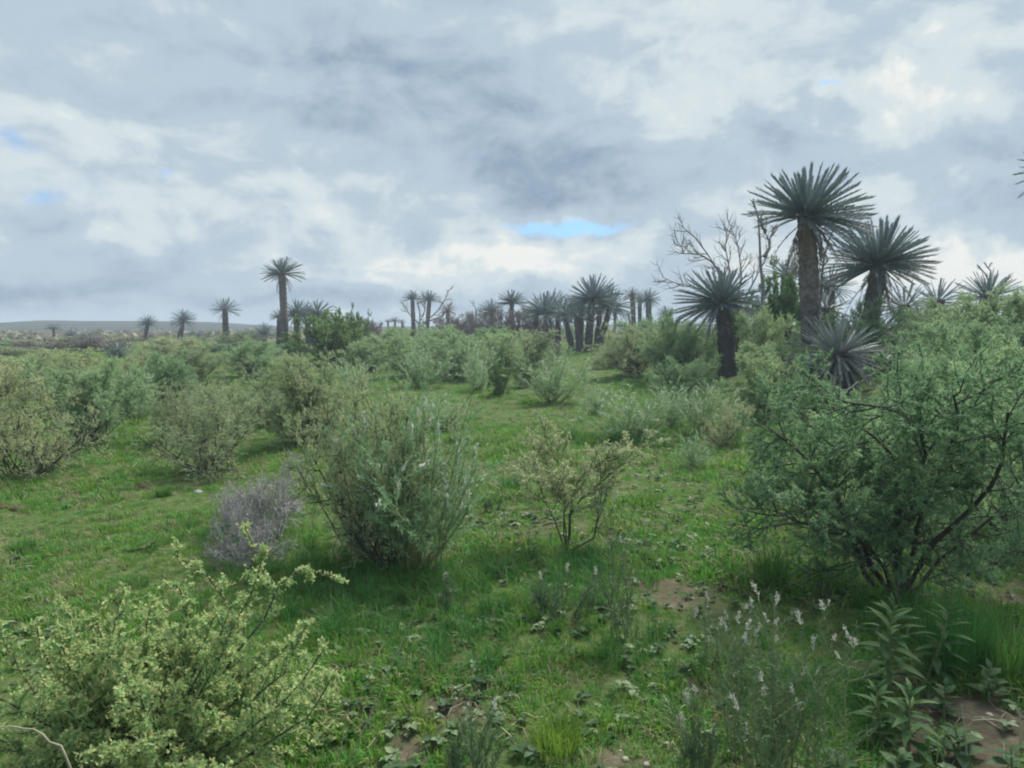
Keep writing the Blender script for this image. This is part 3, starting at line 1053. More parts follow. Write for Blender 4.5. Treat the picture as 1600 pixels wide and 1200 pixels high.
    if kind in ('grey', 'brown'):
        parts.append(('twigs', leaf.mesh('twigs', M['greytwig' if kind == 'grey' else 'browntwig'])))
    else:
        parts.append(('foliage', leaf.mesh('foliage', M['olive' if kind == 'airy' else kind])))
    if flow.n:
        parts.append(('blossom', flow.mesh('blossom', M['blossom'])))
    return parts


PROTO = {}
for q, (k, n) in enumerate((('thorn', 4), ('olive', 3), ('airy', 2), ('round', 2), ('wispy', 3), ('grey', 1), ('brown', 2))):
    PROTO[k] = [proto(k, 1000 + 10 * q + i) for i in range(n)]
def extent(parts):
    V = []
    for _, me, *_r in parts[1:2]:
        v = np.zeros(len(me.vertices) * 3, np.float32)
        me.vertices.foreach_get('co', v)
        V.append(v.reshape(-1, 3))
    V = np.concatenate(V)
    w = np.percentile(V[:, :2], 98.8) - np.percentile(V[:, :2], 1.2)
    return w, np.percentile(V[:, 2], 99.3)


PROTO_NAME = {'airy': 'feathery_bush', 'thorn': 'thorn_bush', 'olive': 'olive_bush', 'round': 'leafy_bush', 'wispy': 'wispy_bush', 'grey': 'grey_shrub', 'brown': 'bare_bush'}
_bn = [0]


def bush(kind, px, py, wpx, top, label, group=None, y=None):
    if y is None:
        p = on_ground(px, py)
    else:
        p = at(px, py, y)
        p.z = g1(p.x, p.y)
    dd = depth(p)
    h = at(px, top, p.y).z - p.z
    w = wpx / F_PX * dd
    s = _bn[0]
    _bn[0] += 1
    rnd = random.Random(s * 13 + 5)
    o = bpy.data.objects.new(PROTO_NAME[kind], None)
    COL.objects.link(o)
    o.location = (p.x, p.y, p.z - 0.03)
    o.rotation_euler = (0, 0, rnd.uniform(0, 6.28))
    pw, ph = extent(PROTO[kind][s % len(PROTO[kind])])
    sx = w / pw
    o.scale = (sx, sx, h / ph)
    tag(o, label, 'bush', group)
    for nm, me in PROTO[kind][s % len(PROTO[kind])]:
        c = bpy.data.objects.new(nm, me)
        c.parent = o
        COL.objects.link(c)
        if nm != 'branches':
            c['kind'] = 'stuff'
    return o


BUSHES = [
    # left cluster
    ('airy', 30, 745, 200, 575, 'olive bush with pale stem at the lawn corner by a small yellow-green tuft'),
    ('thorn', 140, 695, 170, 560, 'dark-based olive-green bush standing on the lawn edge behind the pale-stemmed one'),
    ('wispy', 205, 655, 90, 570, 'hazy bush with white specks at the narrow end of the lawn strip'),
    ('olive', -40, 690, 190, 560, 'greyish olive bush cut by the picture edge behind the pale-stemmed one'),
    ('olive', 60, 620, 170, 545, 'dull olive bush with creamy flowers behind the lawn corner bushes'),
    ('thorn', 250, 634, 110, 550, 'dark green bush before the pale silvery stemless cycad'),
    ('thorn', 390, 590, 100, 530, 'dark low bush at the far end of the lawn below the tall lone cycad'),
    ('olive', 300, 600, 120, 540, 'olive bush between the dark green bush and the dark low one'),
    ('airy', 330, 738, 200, 606, 'tan-tinged olive bush behind the lavender grey shrub'),
    ('airy', 290, 690, 110, 596, 'green bush beside the tan-tinged olive bush'),
    ('olive', 480, 692, 150, 552, 'tall olive bush behind the big feathery central bush'),
    ('airy', 425, 668, 100, 585, 'green bush between the tan-tinged and the tall olive bushes'),
    ('airy', 350, 655, 110, 592, 'pale olive bush behind the tan-tinged one'),
    # big centre bush is made of three plants growing into each other
    ('airy', 560, 866, 240, 585, 'yellow-green bush growing into the big feathery central bush'),
    ('wispy', 645, 895, 230, 590, 'tall wispy plant with white plumes in the middle of the central bush'),
    ('airy', 606, 888, 230, 630, 'big feathery green central bush in deep grass'),
    ('wispy', 690, 672, 80, 612, 'little white-flecked wispy plant with a leaning twig at the open lawn'),
    ('grey', 428, 850, 150, 712, 'lavender grey leafless shrub against the central bush'),
    ('grey', 365, 838, 90, 752, 'low lavender grey twiggy shrub at the lawn side of the bigger grey one'),
    ('grey', 380, 885, 110, 800, 'smaller lavender grey shrub spilling onto the lawn'),
    # middle row
    ('round', 520, 572, 115, 488, 'bright green rounded shrub below the bushy cycads'),
    ('round', 555, 560, 40, 486, 'narrow light green sapling beside the bright rounded shrub'),
    ('thorn', 575, 580, 90, 530, 'grey-green bush beside the light green sapling'),
    ('wispy', 655, 606, 90, 535, 'white-flecked wispy bush at the far lawn edge'),
    ('thorn', 640, 590, 110, 520, 'dark green bush behind the white-flecked one at the far lawn edge'),
    ('thorn', 700, 592, 110, 522, 'grey-green bush in the middle row below the brownish cycad'),
    ('wispy', 735, 596, 80, 530, 'hazy wispy bush in the middle row next to the dark gap'),
    ('round', 780, 618, 32, 566, 'narrow dark upright bush standing alone before the middle row'),
    ('thorn', 775, 588, 100, 516, 'olive green bush behind the narrow dark upright one'),
    ('wispy', 862, 630, 105, 545, 'fan-shaped wispy bush at the centre of the far lawn'),
    ('round', 822, 604, 42, 562, 'small lime green bush beside the fan-shaped one'),
    ('olive', 830, 578, 110, 515, 'olive bush under the broad grey-trunked cycad'),
    ('thorn', 770, 556, 90, 510, 'low green bush below the domed cycad'),
    ('thorn', 700, 560, 110, 508, 'low green bush below the slim pair of cycads'),
    ('thorn', 620, 556, 90, 512, 'low green bush under the tiny skyline cycads'),
    ('wispy', 745, 612, 50, 556, 'thin upright wispy plant between the narrow dark bush and the white-flecked one'),
    ('wispy', 930, 648, 62, 596, 'small pale wispy plant at the far side of the white-dotted wispy bush'),
    ('wispy', 1045, 668, 74, 596, 'wispy plant between the white-dotted bush and the pale feathery one'),
    ('airy', 1135, 700, 80, 625, 'low feathery bush under the pale-stemmed grey-green bush'),
    ('airy', 205, 612, 110, 546, 'feathery grey bush beside the dark green bush in front of the silvery cycad'),
    ('wispy', 560, 618, 80, 556, 'wispy plant showing just above the big central bush'),
    ('airy', 110, 655, 120, 560, 'feathery bush wedged between the pale-stemmed and the dark-based bushes'),
    # right of the grove
    ('olive', 1000, 588, 130, 508, 'olive green bush beside the slanting dark trunk of the clump'),
    ('thorn', 1060, 592, 130, 505, 'deep green bush before the low rounded cycad'),
    ('thorn', 1030, 560, 120, 498, 'green bush below the double-width cycad'),
    ('olive', 955, 575, 70, 535, 'low olive bush at the foot of the central clump'),
    ('wispy', 985, 690, 135, 600, 'wispy bush dotted with white plumes at the end of the open lawn'),
    ('wispy', 1100, 680, 90, 590, 'pale feathery plant with white plumes beside the slope thicket'),
    ('wispy', 1085, 735, 60, 670, 'small airy plant on bare soil below the pale feathery one'),
    ('thorn', 1062, 640, 100, 556, 'green bush at the foot of the cycad before the dead tree'),
    ('thorn', 1192, 655, 105, 545, 'grey-green bush with a thick pale stem before the low silvery cycad'),
    ('thorn', 1055, 560, 105, 488, 'green thicket bush under the straw fronds of the cycad', None, 20.5),
    ('thorn', 1202, 570, 84, 482, 'green thicket bush between the dead-tree cycad and the tallest trunk', None, 18.0),
    ('round', 1222, 500, 85, 425, 'light green leafy bush rising behind the tallest trunk', None, 21.5),
    ('thorn', 1150, 545, 110, 470, 'dark thicket bush at the trunk of the dead tree', None, 21.5),
    ('thorn', 1320, 560, 150, 470, 'green bush beneath the crown of the leaning cycad', None, 17.2),
    ('thorn', 1230, 600, 120, 530, 'dark green bush at the foot of the tallest trunk', None, 15.9),
    ('thorn', 1480, 540, 150, 466, 'mid green bush over the short upright cycad', None, 17.5),
    ('thorn', 1560, 540, 170, 452, 'green bush hiding the cycad with gnarled twigs', None, 16.5),
    ('thorn', 1462, 575, 130, 506, 'yellow-green bush below the drooping grey cycad', None, 13.5),
    ('thorn', 1530, 590, 190, 495, 'feathery green bush in the slope thicket above the big thorn tree', None, 12.0),
    ('thorn', 1630, 560, 140, 446, 'tall green bush cut by the picture edge on the slope', None, 15.5),
    ('thorn', 1370, 600, 130, 520, 'green bush behind the low silvery cycad', None, 16.6),
    ('thorn', 1600, 650, 240, 510, 'dense green bush cut by the picture edge behind the thorn tree', None, 9.0),
    ('thorn', 1475, 640, 170, 548, 'olive-topped bush rising just behind the thorn tree', None, 8.6),
    ('thorn', 1275, 640, 90, 592, 'green bush hiding the stunted cycad stump', None, 13.0),
    ('thorn', 1152, 650, 70, 604, 'dark small bush beside the thick pale-stemmed bush', None, 16.5),
    # bare scrub
    ('brown', 700, 545, 80, 492, 'purple-brown bare bush below the brownish cycad', None, 50),
    ('brown', 770, 545, 70, 480, 'purple-brown bare bush under the domed cycad', None, 47),
    ('brown', 815, 545, 80, 478, 'purple-brown bare bush around the yellowish trunk', None, 46),
    ('brown', 740, 540, 60, 488, 'thin grey-brown bare bush by the small ragged cycad', None, 52),
    ('brown', 585, 540, 40, 498, 'bare brown bush by the small cycad behind the rounded shrub', None, 52),
    ('brown', 845, 540, 50, 495, 'bare greyish bush behind the broad cycad trunk', None, 45),
    ('olive', 370, 545, 80, 518, 'grey olive scrub bush below the skirted lone cycad', None, 42),
    ('olive', 270, 560, 100, 526, 'grey olive scrub bush below the squat dense cycad', None, 38),
    ('brown', 160, 560, 120, 526, 'brownish scrub bush behind the silvery stemless cycad', None, 42),
    ('brown', 60, 565, 130, 532, 'brownish scrub bush before the pale plain', None, 42),
    ('olive', -10, 575, 130, 540, 'olive scrub bush at the picture edge before the pale plain', None, 36),
    ('thorn', 460, 575, 90, 535, 'grey-green bush at the foot of the tall lone cycad', None, 36),
    ('thorn', 330, 560, 80, 525, 'dark bush before the grey olive scrub', None, 40),
]
for b in BUSHES:
    bush(b[0], b[1], b[2], b[3], b[4], b[5], *(b[6:] if len(b) > 6 else ()))

# distant thicket bushes that nothing tells apart
rr = random.Random(77)
for i in range(46):
    y = rr.uniform(46, 80)
    px = rr.choice([rr.uniform(560, 1120), rr.uniform(-20, 560)])
    hh = rr.uniform(0.7, 1.35) if px > 560 else rr.uniform(.3, .55)
    p0 = at(px, 520, y)
    gz = g1(p0.x, y)
    dz = depth(p0)
    top = HOR - (gz + hh - CAM.z) / dz * F_PX
    kd = rr.choice(['thorn', 'thorn', 'olive', 'brown'])
    word = {'thorn': 'green leafy', 'olive': 'greyish olive', 'brown': 'leafless brown'}[kd]
    bush(kd, px, 540, rr.uniform(1.4, 3.0) / dz * F_PX, top, 'low %s scrub bush in the hazy strip along the skyline' % word, 'low %s scrub along the skyline' % word, y)


def far_scrub():
    """the scrub of the open plain, far away, one mass"""
    rng = np.random.default_rng(4)
    n = 3200
    y = 62 + 120 * rng.random(n) ** 1.3
    x = y * rng.uniform(-.85, .85, n)
    z = ground(x, y)
    s = rng.uniform(.2, .6, n) * np.where(rng.random(n) < .1, 1.6, 1)
    k = 16
    g = Geo()
    c = np.stack([x, y, z], -1)[:, None, :]
    d = rng.normal(0, 1, (n, k, 3))
    d[..., 2] = np.abs(d[..., 2])
    p = c + unit(d) * rng.uniform(.3, 1, (n, k, 1)) * s[:, None, None] * np.array([1.2, 1.2, .9])
    p = p.reshape(-1, 3)
    m = len(p)
    u = unit(rng.normal(0, 1, (m, 3)))
    v = unit(np.cross(u, rng.normal(0, 1, (m, 3))))
    q = (np.repeat(s, k) * .5)[:, None]
    V = np.stack([p - u * q, p - v * q * .7, p + u * q, p + v * q * .7], 1).reshape(-1, 3)
    g.add(V, F4=np.arange(m * 4).reshape(m, 4), tint=np.repeat(rng.random(n), k * 4), tip=np.repeat(rng.random(n), k * 4))
    o = link('scrub', g.mesh('scrub', M['farscrub']), kind='stuff')
    o['label'] = 'pale and olive scrub dotting the distant plain'


far_scrub()

# ------------------------------------------------------------------ the close plants, each built on its own
def world_lines(lines, y, rng, npts=9, yj=0.0):
    """pixel polylines in a plane of depth y (first point on the ground), resampled"""
    out = []
    for ln in lines:
        dy = rng.uniform(-yj, yj)
        P = np.array([list(at(px, py, y + dy * (i / max(1, len(ln) - 1)))) for i, (px, py) in enumerate(ln)])
        d = np.concatenate([[0], np.cumsum(np.linalg.norm(np.diff(P, axis=0), axis=1))])
        t = np.linspace(0, d[-1], npts)
        out.append(np.stack([np.interp(t, d, P[:, k]) for k in range(3)], -1))
    return np.array(out)


def custom(name, label, cat, base, parts, group=None):
    """parts: (name, Geo, material); geometry is in world space, moved to the base"""
    root = bpy.data.objects.new(name, None)
    COL.objects.link(root)
    root.location = base
    tag(root, label, cat, group)
    for nm, g, m in parts:
        for i in range(len(g.V)):
            g.V[i] = g.V[i] - np.array(base)
        o = link(nm, g.mesh(nm, m), root)
        if nm in ('foliage', 'twigs'):
            o['kind'] = 'stuff'
    return root


def thorn_tree():
    rng = np.random.default_rng(5)
    y = 4.75
    stems = [
        [(1400, 945), (1370, 900), (1332, 835), (1285, 800), (1235, 760), (1190, 740)],
        [(1398, 945), (1350, 850), (1310, 790), (1290, 700), (1230, 640)],
        [(1402, 945), (1395, 850), (1410, 760), (1400, 700), (1350, 655)],
        [(1405, 945), (1420, 850), (1460, 760), (1470, 680), (1440, 630)],
        [(1408, 945), (1450, 870), (1520, 790), (1560, 720), (1570, 640)],
        [(1403, 945), (1380, 880), (1300, 820), (1240, 820), (1185, 800)],
        [(1410, 945), (1470, 880), (1560, 800), (1640, 730), (1690, 650)],
        [(1410, 945), (1450, 800), (1500, 690), (1520, 650), (1510, 605)],
        [(1404, 945), (1400, 800), (1440, 700), (1400, 650), (1310, 630)],
        [(1410, 945), (1480, 900), (1560, 880), (1640, 850)],
        [(1404, 945), (1340, 870), (1300, 760), (1250, 700), (1190, 660)],
    ]
    L0 = world_lines(stems, y, rng, 10, 0.9)
    L0 += np.cumsum(rng.normal(0, .012, L0.shape), axis=1)
    base = on_ground(1404, 948)
    L0[:, 0] = np.array(base) + rng.normal(0, .03, (len(L0), 3)) * [1, 1, 0]
    wood, leaf = Geo(), Geo()
    n0 = len(L0)
    add_tubes(wood, L0, np.linspace(.019, .006, 10)[None] * rng.uniform(.7, 1.15, (n0, 1)), 7)
    L1, _ = branch(rng, L0, 20, .2, 1, (.5, 1.3), .44, 6, .2, .0, .3)
    L2, _ = branch(rng, L1, 6, .2, 1, (.5, 1.1), .25, 5, .22, .03)
    L3, _ = branch(rng, L2, 3, .1, 1, (.5, 1.1), .11, 4, .2, .0)
    add_tubes(wood, L1, np.linspace(.0055, .0022, 6)[None] * np.ones((len(L1), 1)), 4)
    add_tubes(wood, L2, np.linspace(.003, .0015, 5)[None] * np.ones((len(L2), 1)), 3)
    add_leaves(leaf, rng, L2, 40, .024, .0070, along=.5, spread=1.0, flat=1.0, tri=True)
    add_leaves(leaf, rng, L3, 34, .024, .0065, along=.5, spread=1.0, flat=1.0, tri=True)
    custom('thorn_tree', 'spreading feathery thorn tree with dark forked stems over tall grass', 'bush', base, [('branches', wood, M['bark']), ('foliage', leaf, M['hero'])])


thorn_tree()


def thorn_tree_behind():
    rng = np.random.default_rng(15)
    y = 6.0
    stems = [
        [(1590, 870), (1560, 800), (1480, 740), (1430, 680)], [(1592, 870), (1600, 780), (1570, 690), (1540, 630)],
        [(1594, 870), (1640, 780), (1680, 680), (1700, 620)], [(1590, 870), (1520, 790), (1400, 760), (1340, 700)],
        [(1590, 870), (1560, 760), (1500, 670), (1480, 610)], [(1596, 870), (1650, 740), (1640, 640), (1620, 590)],
        [(1590, 870), (1500, 760), (1380, 700), (1290, 660)],
    ]
    L0 = world_lines(stems, y, rng, 9, 0.9)
    L0 += np.cumsum(rng.normal(0, .012, L0.shape), axis=1)
    base = on_ground(1592, 872)
    L0[:, 0] = np.array(base)
    wood, leaf = Geo(), Geo()
    add_tubes(wood, L0, np.linspace(.03, .008, 9)[None] * rng.uniform(.7, 1.15, (len(L0), 1)), 6)
    L1, _ = branch(rng, L0, 15, .25, 1, (.5, 1.2), .48, 6, .2, .0, .3)
    L2, _ = branch(rng, L1, 6, .2, 1, (.5, 1.1), .28, 5, .22, .03)
    L3, _ = branch(rng, L2, 3, .1, 1, (.5, 1.1), .12, 4, .2, .0)
    add_tubes(wood, L1, np.linspace(.008, .003, 6)[None] * np.ones((len(L1), 1)), 4)
    add_leaves(leaf, rng, L2, 30, .027, .008, along=.5, spread=1.0, flat=1.0, tri=True)
    add_leaves(leaf, rng, L3, 34, .026, .008, along=.5, spread=1.0, flat=1.0, tri=True)
    custom('thorn_tree', 'second thorn tree on bare soil behind the spreading one, at the picture edge', 'bush', base, [('branches', wood, M['bark']), ('foliage', leaf, M['thorn'])])


thorn_tree_behind()


def golden_bush():
    rng = np.random.default_rng(8)
    y = 2.75
    base = Vector((at(235, 900, y).x, y, g1(at(235, 900, y).x, y)))
    bp = (235, 1290)
    long_shoots = [
        [bp, (300, 1130), (370, 1000), (430, 900), (402, 822)], [bp, (320, 1100), (420, 960), (445, 890), (515, 910)],
        [bp, (280, 1100), (370, 960), (330, 905), (278, 868)], [bp, (200, 1120), (130, 1010), (100, 935)],
        [bp, (270, 1080), (300, 960), (272, 910)], [bp, (230, 1080), (220, 980), (226, 935)], [bp, (340, 1140), (450, 1030), (480, 955)],
        [bp, (120, 1180), (40, 1080), (-10, 985)], [bp, (330, 1180), (440, 1100), (500, 1010)], [bp, (80, 1200), (-30, 1130), (-80, 1050)],
        [bp, (180, 1140), (170, 1020), (195, 920)], [bp, (280, 1140), (345, 1040), (380, 965)], [bp, (150, 1150), (60, 1040), (55, 990)],
        [bp, (390, 1180), (470, 1130), (515, 1060)], [bp, (380, 1230), (470, 1190), (520, 1140)], [bp, (100, 1250), (-10, 1210), (-90, 1160)],
    ]
    L0 = world_lines(long_shoots, y, rng, 10, 0.35)
    L0 += np.cumsum(rng.normal(0, .006, L0.shape), axis=1)
    L0[:, 0] = np.array(base)
    n0 = len(L0)
    # fill-in stems all round
    m = 80
    a = rng.uniform(0, 2 * np.pi, m)
    tilt = np.radians(rng.uniform(5, 76, m))
    d = np.stack([np.sin(tilt) * np.cos(a), np.sin(tilt) * np.sin(a), np.cos(tilt)], -1)
    Lf = grow(rng, np.array(base) + rng.normal(0, .05, (m, 3)) * [1, 1, 0], d, rng.uniform(.3, .78, m), 10, .12, .01)
    L0 = np.concatenate([L0, Lf])
    wood, leaf = Geo(), Geo()
    add_tubes(wood, L0, np.linspace(.006, .0022, 10)[None] * rng.uniform(.7, 1.1, (len(L0), 1)), 5)
    L1, t1 = branch(rng, L0, 16, .2, 1, (.5, 1.2), .20, 5, .18, .04, .78)
    add_tubes(wood, L1, np.linspace(.0028, .0014, 5)[None] * np.ones((len(L1), 1)), 3)
    L2, _ = branch(rng, L1, 4, .2, 1, (.5, 1.1), .06, 3, .15, .02)
    add_leaves(leaf, rng, L0[:, 3:], 240, .018, .0095, along=.4, spread=1, flat=.6)
    add_leaves(leaf, rng, L1, 36, .018, .0095, along=.4, spread=1, flat=.6)
    add_leaves(leaf, rng, L2, 12, .016, .009, along=.4, spread=1, flat=.6)
    custom('golden_bush', 'yellow-tipped green bush closest to the viewer with long shoots above the lawn', 'bush', base, [('branches', wood, M['bark']), ('foliage', leaf, M['gold'])])


golden_bush()


def sparse_bush():
    rng = np.random.default_rng(21)
    base = on_ground(885, 862)
    y = base.y
    stems = [[(885, 862), (884, 790), (880, 740), (850, 690)], [(885, 862), (886, 800), (900, 750), (960, 700)], [(886, 862), (890, 790), (930, 760), (1000, 690)],
             [(885, 862), (880, 780), (850, 750), (815, 740)], [(888, 862), (935, 840), (950, 770), (945, 720)], [(885, 862), (870, 800), (830, 720), (840, 680)]]
    L0 = world_lines(stems, y, rng, 8, .35)
    L0 += np.cumsum(rng.normal(0, .01, L0.shape), axis=1)
    L0[:, 0] = np.array(base)
    wood, leaf = Geo(), Geo()
    add_tubes(wood, L0, np.linspace(.010, .003, 8)[None] * rng.uniform(.6, 1.1, (len(L0), 1)), 5)
    L1, _ = branch(rng, L0, 13, .3, 1, (.5, 1.1), .30, 5, .2, .05, .3)
    L2, _ = branch(rng, L1, 7, .2, 1, (.4, 1.1), .13, 4, .2, .03)
    add_tubes(wood, L1, np.linspace(.004, .0018, 5)[None] * np.ones((len(L1), 1)), 3)
    add_tubes(wood, L2, np.linspace(.0018, .001, 4)[None] * np.ones((len(L2), 1)), 3)
    add_leaves(leaf, rng, L2, 30, .022, .0065, along=.6, spread=1, flat=.6)
    add_leaves(leaf, rng, L1, 26, .022, .0065, along=.6, spread=1, flat=.6)
    custom('sparse_bush', 'thin open bush with reddish-green twigs rising from long grass at the centre', 'bush', base, [('branches', wood, M['bark']), ('foliage', leaf, M['olive'])])


sparse_bush()


def plumed_plant(px, py, wpx, top, n0, nsp, label, seed, name='plumed_plant'):
    """airy herb: thin stems with needle leaves; each white flower spike is a part"""
    rng = np.random.default_rng(seed)
    base = on_ground(px, py) if py < 1199 else Vector((at(px, py, 2.72).x, 2.72, g1(at(px, py, 2.72).x, 2.72)))
    dd = depth(base)
    h = at(px, top, base.y).z - base.z
    hw = wpx / 2 / F_PX * dd
    a = rng.uniform(0, 2 * np.pi, n0)
    rad = hw * np.sqrt(rng.random(n0))
    d = np.stack([rad * np.cos(a), rad * np.sin(a) * .8, np.full(n0, h * .95)], -1)
    ln = np.linalg.norm(d, axis=1) * rng.uniform(.35, 1.03, n0)
    L0 = grow(rng, np.array(base) + rng.normal(0, hw * .34, (n0, 3)) * [1, 1, 0], d, ln, 8, .10, .0)
    wood, leaf = Geo(), Geo()
    add_tubes(wood, L0, np.linspace(.0035, .0012, 8)[None] * np.ones((n0, 1)), 4)
    L1, _ = branch(rng, L0, 8, .2, .97, (.4, .9), h * .24, 5, .12, .1, .4)
    add_tubes(wood, L1, np.linspace(.0014, .0008, 5)[None] * np.ones((len(L1), 1)), 3)
    add_leaves(leaf, rng, L0, 46, .030, .0034, along=.9, spread=.8)
    add_leaves(leaf, rng, L1, 22, .026, .0030, along=.9, spread=.8)
    root = custom(name, label, 'bush', base, [('stems', wood, M['stem']), ('foliage', leaf, M['herb'])])
    ends = np.concatenate([L0[:, -1], L1[rng.permutation(len(L1))[:nsp], -1]])
    ends = ends[np.argsort(-ends[:, 2] + rng.normal(0, h * .25, len(ends)))][:nsp]
    for i, e in enumerate(ends):
        s = rng.uniform(.5, 1.05)
        link('flower_spike', PLUMES[i % 5], root, loc=tuple(e - np.array(base)), rot=(rng.normal(0, .25), rng.normal(0, .25), rng.uniform(0, 6)), scale=(s, s, s))
    return root


plumed_plant(1205, 1215, 240, 945, 34, 28, 'airy herb with many white flower spikes beside the tall leafy weed', 31)
plumed_plant(1130, 1060, 80, 930, 9, 6, 'thin stalks with white spikes on bare soil next to the many-spiked herb', 32)
plumed_plant(968, 1010, 70, 760, 8, 3, 'slender upright wisp standing in the long grass of the sparse bush', 33)
plumed_plant(880, 965, 120, 880, 16, 4, 'low grey-green wisp sprawling at the front of the long grass', 34)
plumed_plant(730, 1200, 90, 1090, 10, 2, 'grey-green wisp at the bottom beside the bright grass tuft', 35)
plumed_plant(1095, 1220, 60, 1080, 8, 5, 'white-spiked stalks at the bottom of the picture by bare soil', 36)
plumed_plant(700, 960, 40, 890, 5, 3, 'two pale forked stalks on the path edge', 37)
plumed_plant(770, 800, 30, 765, 5, 3, 'small white-tufted stalk on the path by the central bush', 38)


# leafy weeds, every leaf a part
def leaf_mesh(seed, n=6, wid=.2, cup=.1, mat=None, ovate=False):
    rng = np.random.default_rng(seed)
    t = np.linspace(0, 1, n)
    prof = np.sin(np.pi * t ** (0.75 if ovate else 0.85)) * wid
    prof[0], prof[-1] = .012, .004
    drop = -.42 * t ** 2 * (1 if not ovate else .6)
    mid = np.stack([t, rng.normal(0, .02) * t, drop], -1)
    lf = mid + np.stack([t * 0, prof, cup * prof + .01 * np.sin(t * 17 + seed)], -1)
    rt = mid + np.stack([t * 0, -prof, cup * prof + .01 * np.sin(t * 15)], -1)
    V = np.concatenate([mid, lf, rt])
    i = np.arange(n - 1)
    F = np.concatenate([np.stack([i, i + 1, n + i + 1, n + i], -1), np.stack([i + 1, i, 2 * n + i, 2 * n + i + 1], -1)])
    return mesh_np('leaf', V, [F], True, {'tint': np.full(len(V), rng.random()), 'tip': np.zeros(len(V))}, [mat])


LANCE = [leaf_mesh(i, wid=.13, cup=.3, mat=M['weed']) for i in range(5)]
BROAD = [leaf_mesh(20 + i, wid=.30, cup=.35, mat=M['broad'], ovate=True) for i in range(4)]


def weed(px, py, h, nl, leaf_len, label, seed, broad=False, lean=0.0):
    rng = np.random.default_rng(seed)
    if py < 1195:
        p = on_ground(px, py)
    else:
        q = at(px, py, 2.75)
        p = Vector((q.x, 2.75 - (py - 1195) * .002, g1(q.x, 2.75)))
    root = bpy.data.objects.new('broadleaf_weed' if broad else 'leafy_weed', None)
    COL.objects.link(root)
    root.location = p
    tag(root, label, 'plant')
    g = Geo()
    L = grow(rng, np.zeros((1, 3)), np.array([[lean, 0.05, 1.0]]), h, 7, .06)
    add_tubes(g, L, np.linspace(.007, .003, 7)[None], 5)
    link('stem', g.mesh('stem', M['stem']), root)
    L = L[0]
    for i in range(nl):
        t = (.12 if broad else .15) + (1 - .13) * (i / max(1, nl - 1)) * .99
        f = min(t, .999) * 6
        k = int(f)
        pos = L[k] * (1 - (f - k)) + L[min(6, k + 1)] * (f - k)
        a = i * 2.39996 + rng.normal(0, .25)
        e = math.radians(8 + 58 * t ** 2.2 + rng.normal(0, 8)) if not broad else math.radians(10 + 35 * t + rng.normal(0, 10))
        s = leaf_len * (1.08 - .62 * t ** 2) * rng.uniform(.85, 1.12)
        link('leaf', (BROAD if broad else LANCE)[int(rng.integers(0, 4))], root, loc=tuple(pos), rot=(rng.normal(0, .18), -e, a), scale=(s, s, s))
    return root


weed(1392, 1095, .46, 40, .17, 'tall leafy weed with narrow pointed leaves in front of the dark tall grass', 41)
weed(1448, 1070, .40, 32, .15, 'second leafy weed with pointed leaves, nearest to the dark tall grass', 42, lean=.15)
weed(1420, 1178, .26, 26, .14, 'short leafy weed with pointed leaves below the tall one', 43)
weed(1376, 1160, .22, 22, .13, 'shortest leafy weed of pointed leaves below the tall one by the many-spiked herb', 44, lean=-.2)
weed(1475, 1120, .14, 12, .085, 'broad-leaved weed between the dark grass and the bare soil', 45, True)
weed(1545, 1095, .15, 12, .09, 'broad-leaved weed near the picture edge below the dark grass', 46, True)
weed(1500, 1185, .12, 11, .10, 'broad-leaved weed on bare soil among pale sticks', 47, True)
weed(1395, 1215, .12, 12, .10, 'broad-leaved weed in the bottom corner below the short leafy weed', 48, True)
weed(1310, 1200, .10, 10, .08, 'broad-leaved weed at the bottom beside the many-spiked herb', 49, True)
weed(1580, 1200, .12, 10, .10, 'broad-leaved weed at the bottom picture corner on brown soil', 50, True)

# ------------------------------------------------------------------ grass
def tuft(seed, n, rad, h, w, lean, mat, name):
    rng = np.random.default_rng(seed)
    a = rng.uniform(0, 2 * np.pi, n)
    r = rad * np.sqrt(rng.random(n))
    b = np.stack([r * np.cos(a), r * np.sin(a), np.full(n, -.004)], -1)
    da = a + rng.normal(0, .9, n)
    ln = h * rng.uniform(.55, 1.15, n)
    le = lean * rng.uniform(.2, 1.3, n)
    dirx = np.stack([np.cos(da), np.sin(da), np.zeros(n)], -1)
    wv = np.stack([-np.sin(da + rng.normal(0, .6, n)), np.cos(da + rng.normal(0, .6, n)), np.zeros(n)], -1) * (w * rng.uniform(.7, 1.3, n))[:, None] / 2
    up = np.array([0, 0, 1.0])
    m1 = b + up * (ln * .55)[:, None] + dirx * (ln * le * .25)[:, None]
    t = b + up * (ln * (1 - .3 * le))[:, None] + dirx * (ln * le * .85)[:, None]
    V = np.stack([b - wv, b + wv, m1 + wv * .85, m1 - wv * .85, t], 1).reshape(-1, 3)
    i = np.arange(n) * 5
    tint = np.repeat(rng.random(n), 5)
    return mesh_np(name, V, [np.stack([i + 3, i + 2, i + 4], -1), np.stack([i, i + 1, i + 2, i + 3], -1)], False, {'tint': tint, 'tip': np.tile([0, 0, .5, .5, 1.0], n)}, [mat])


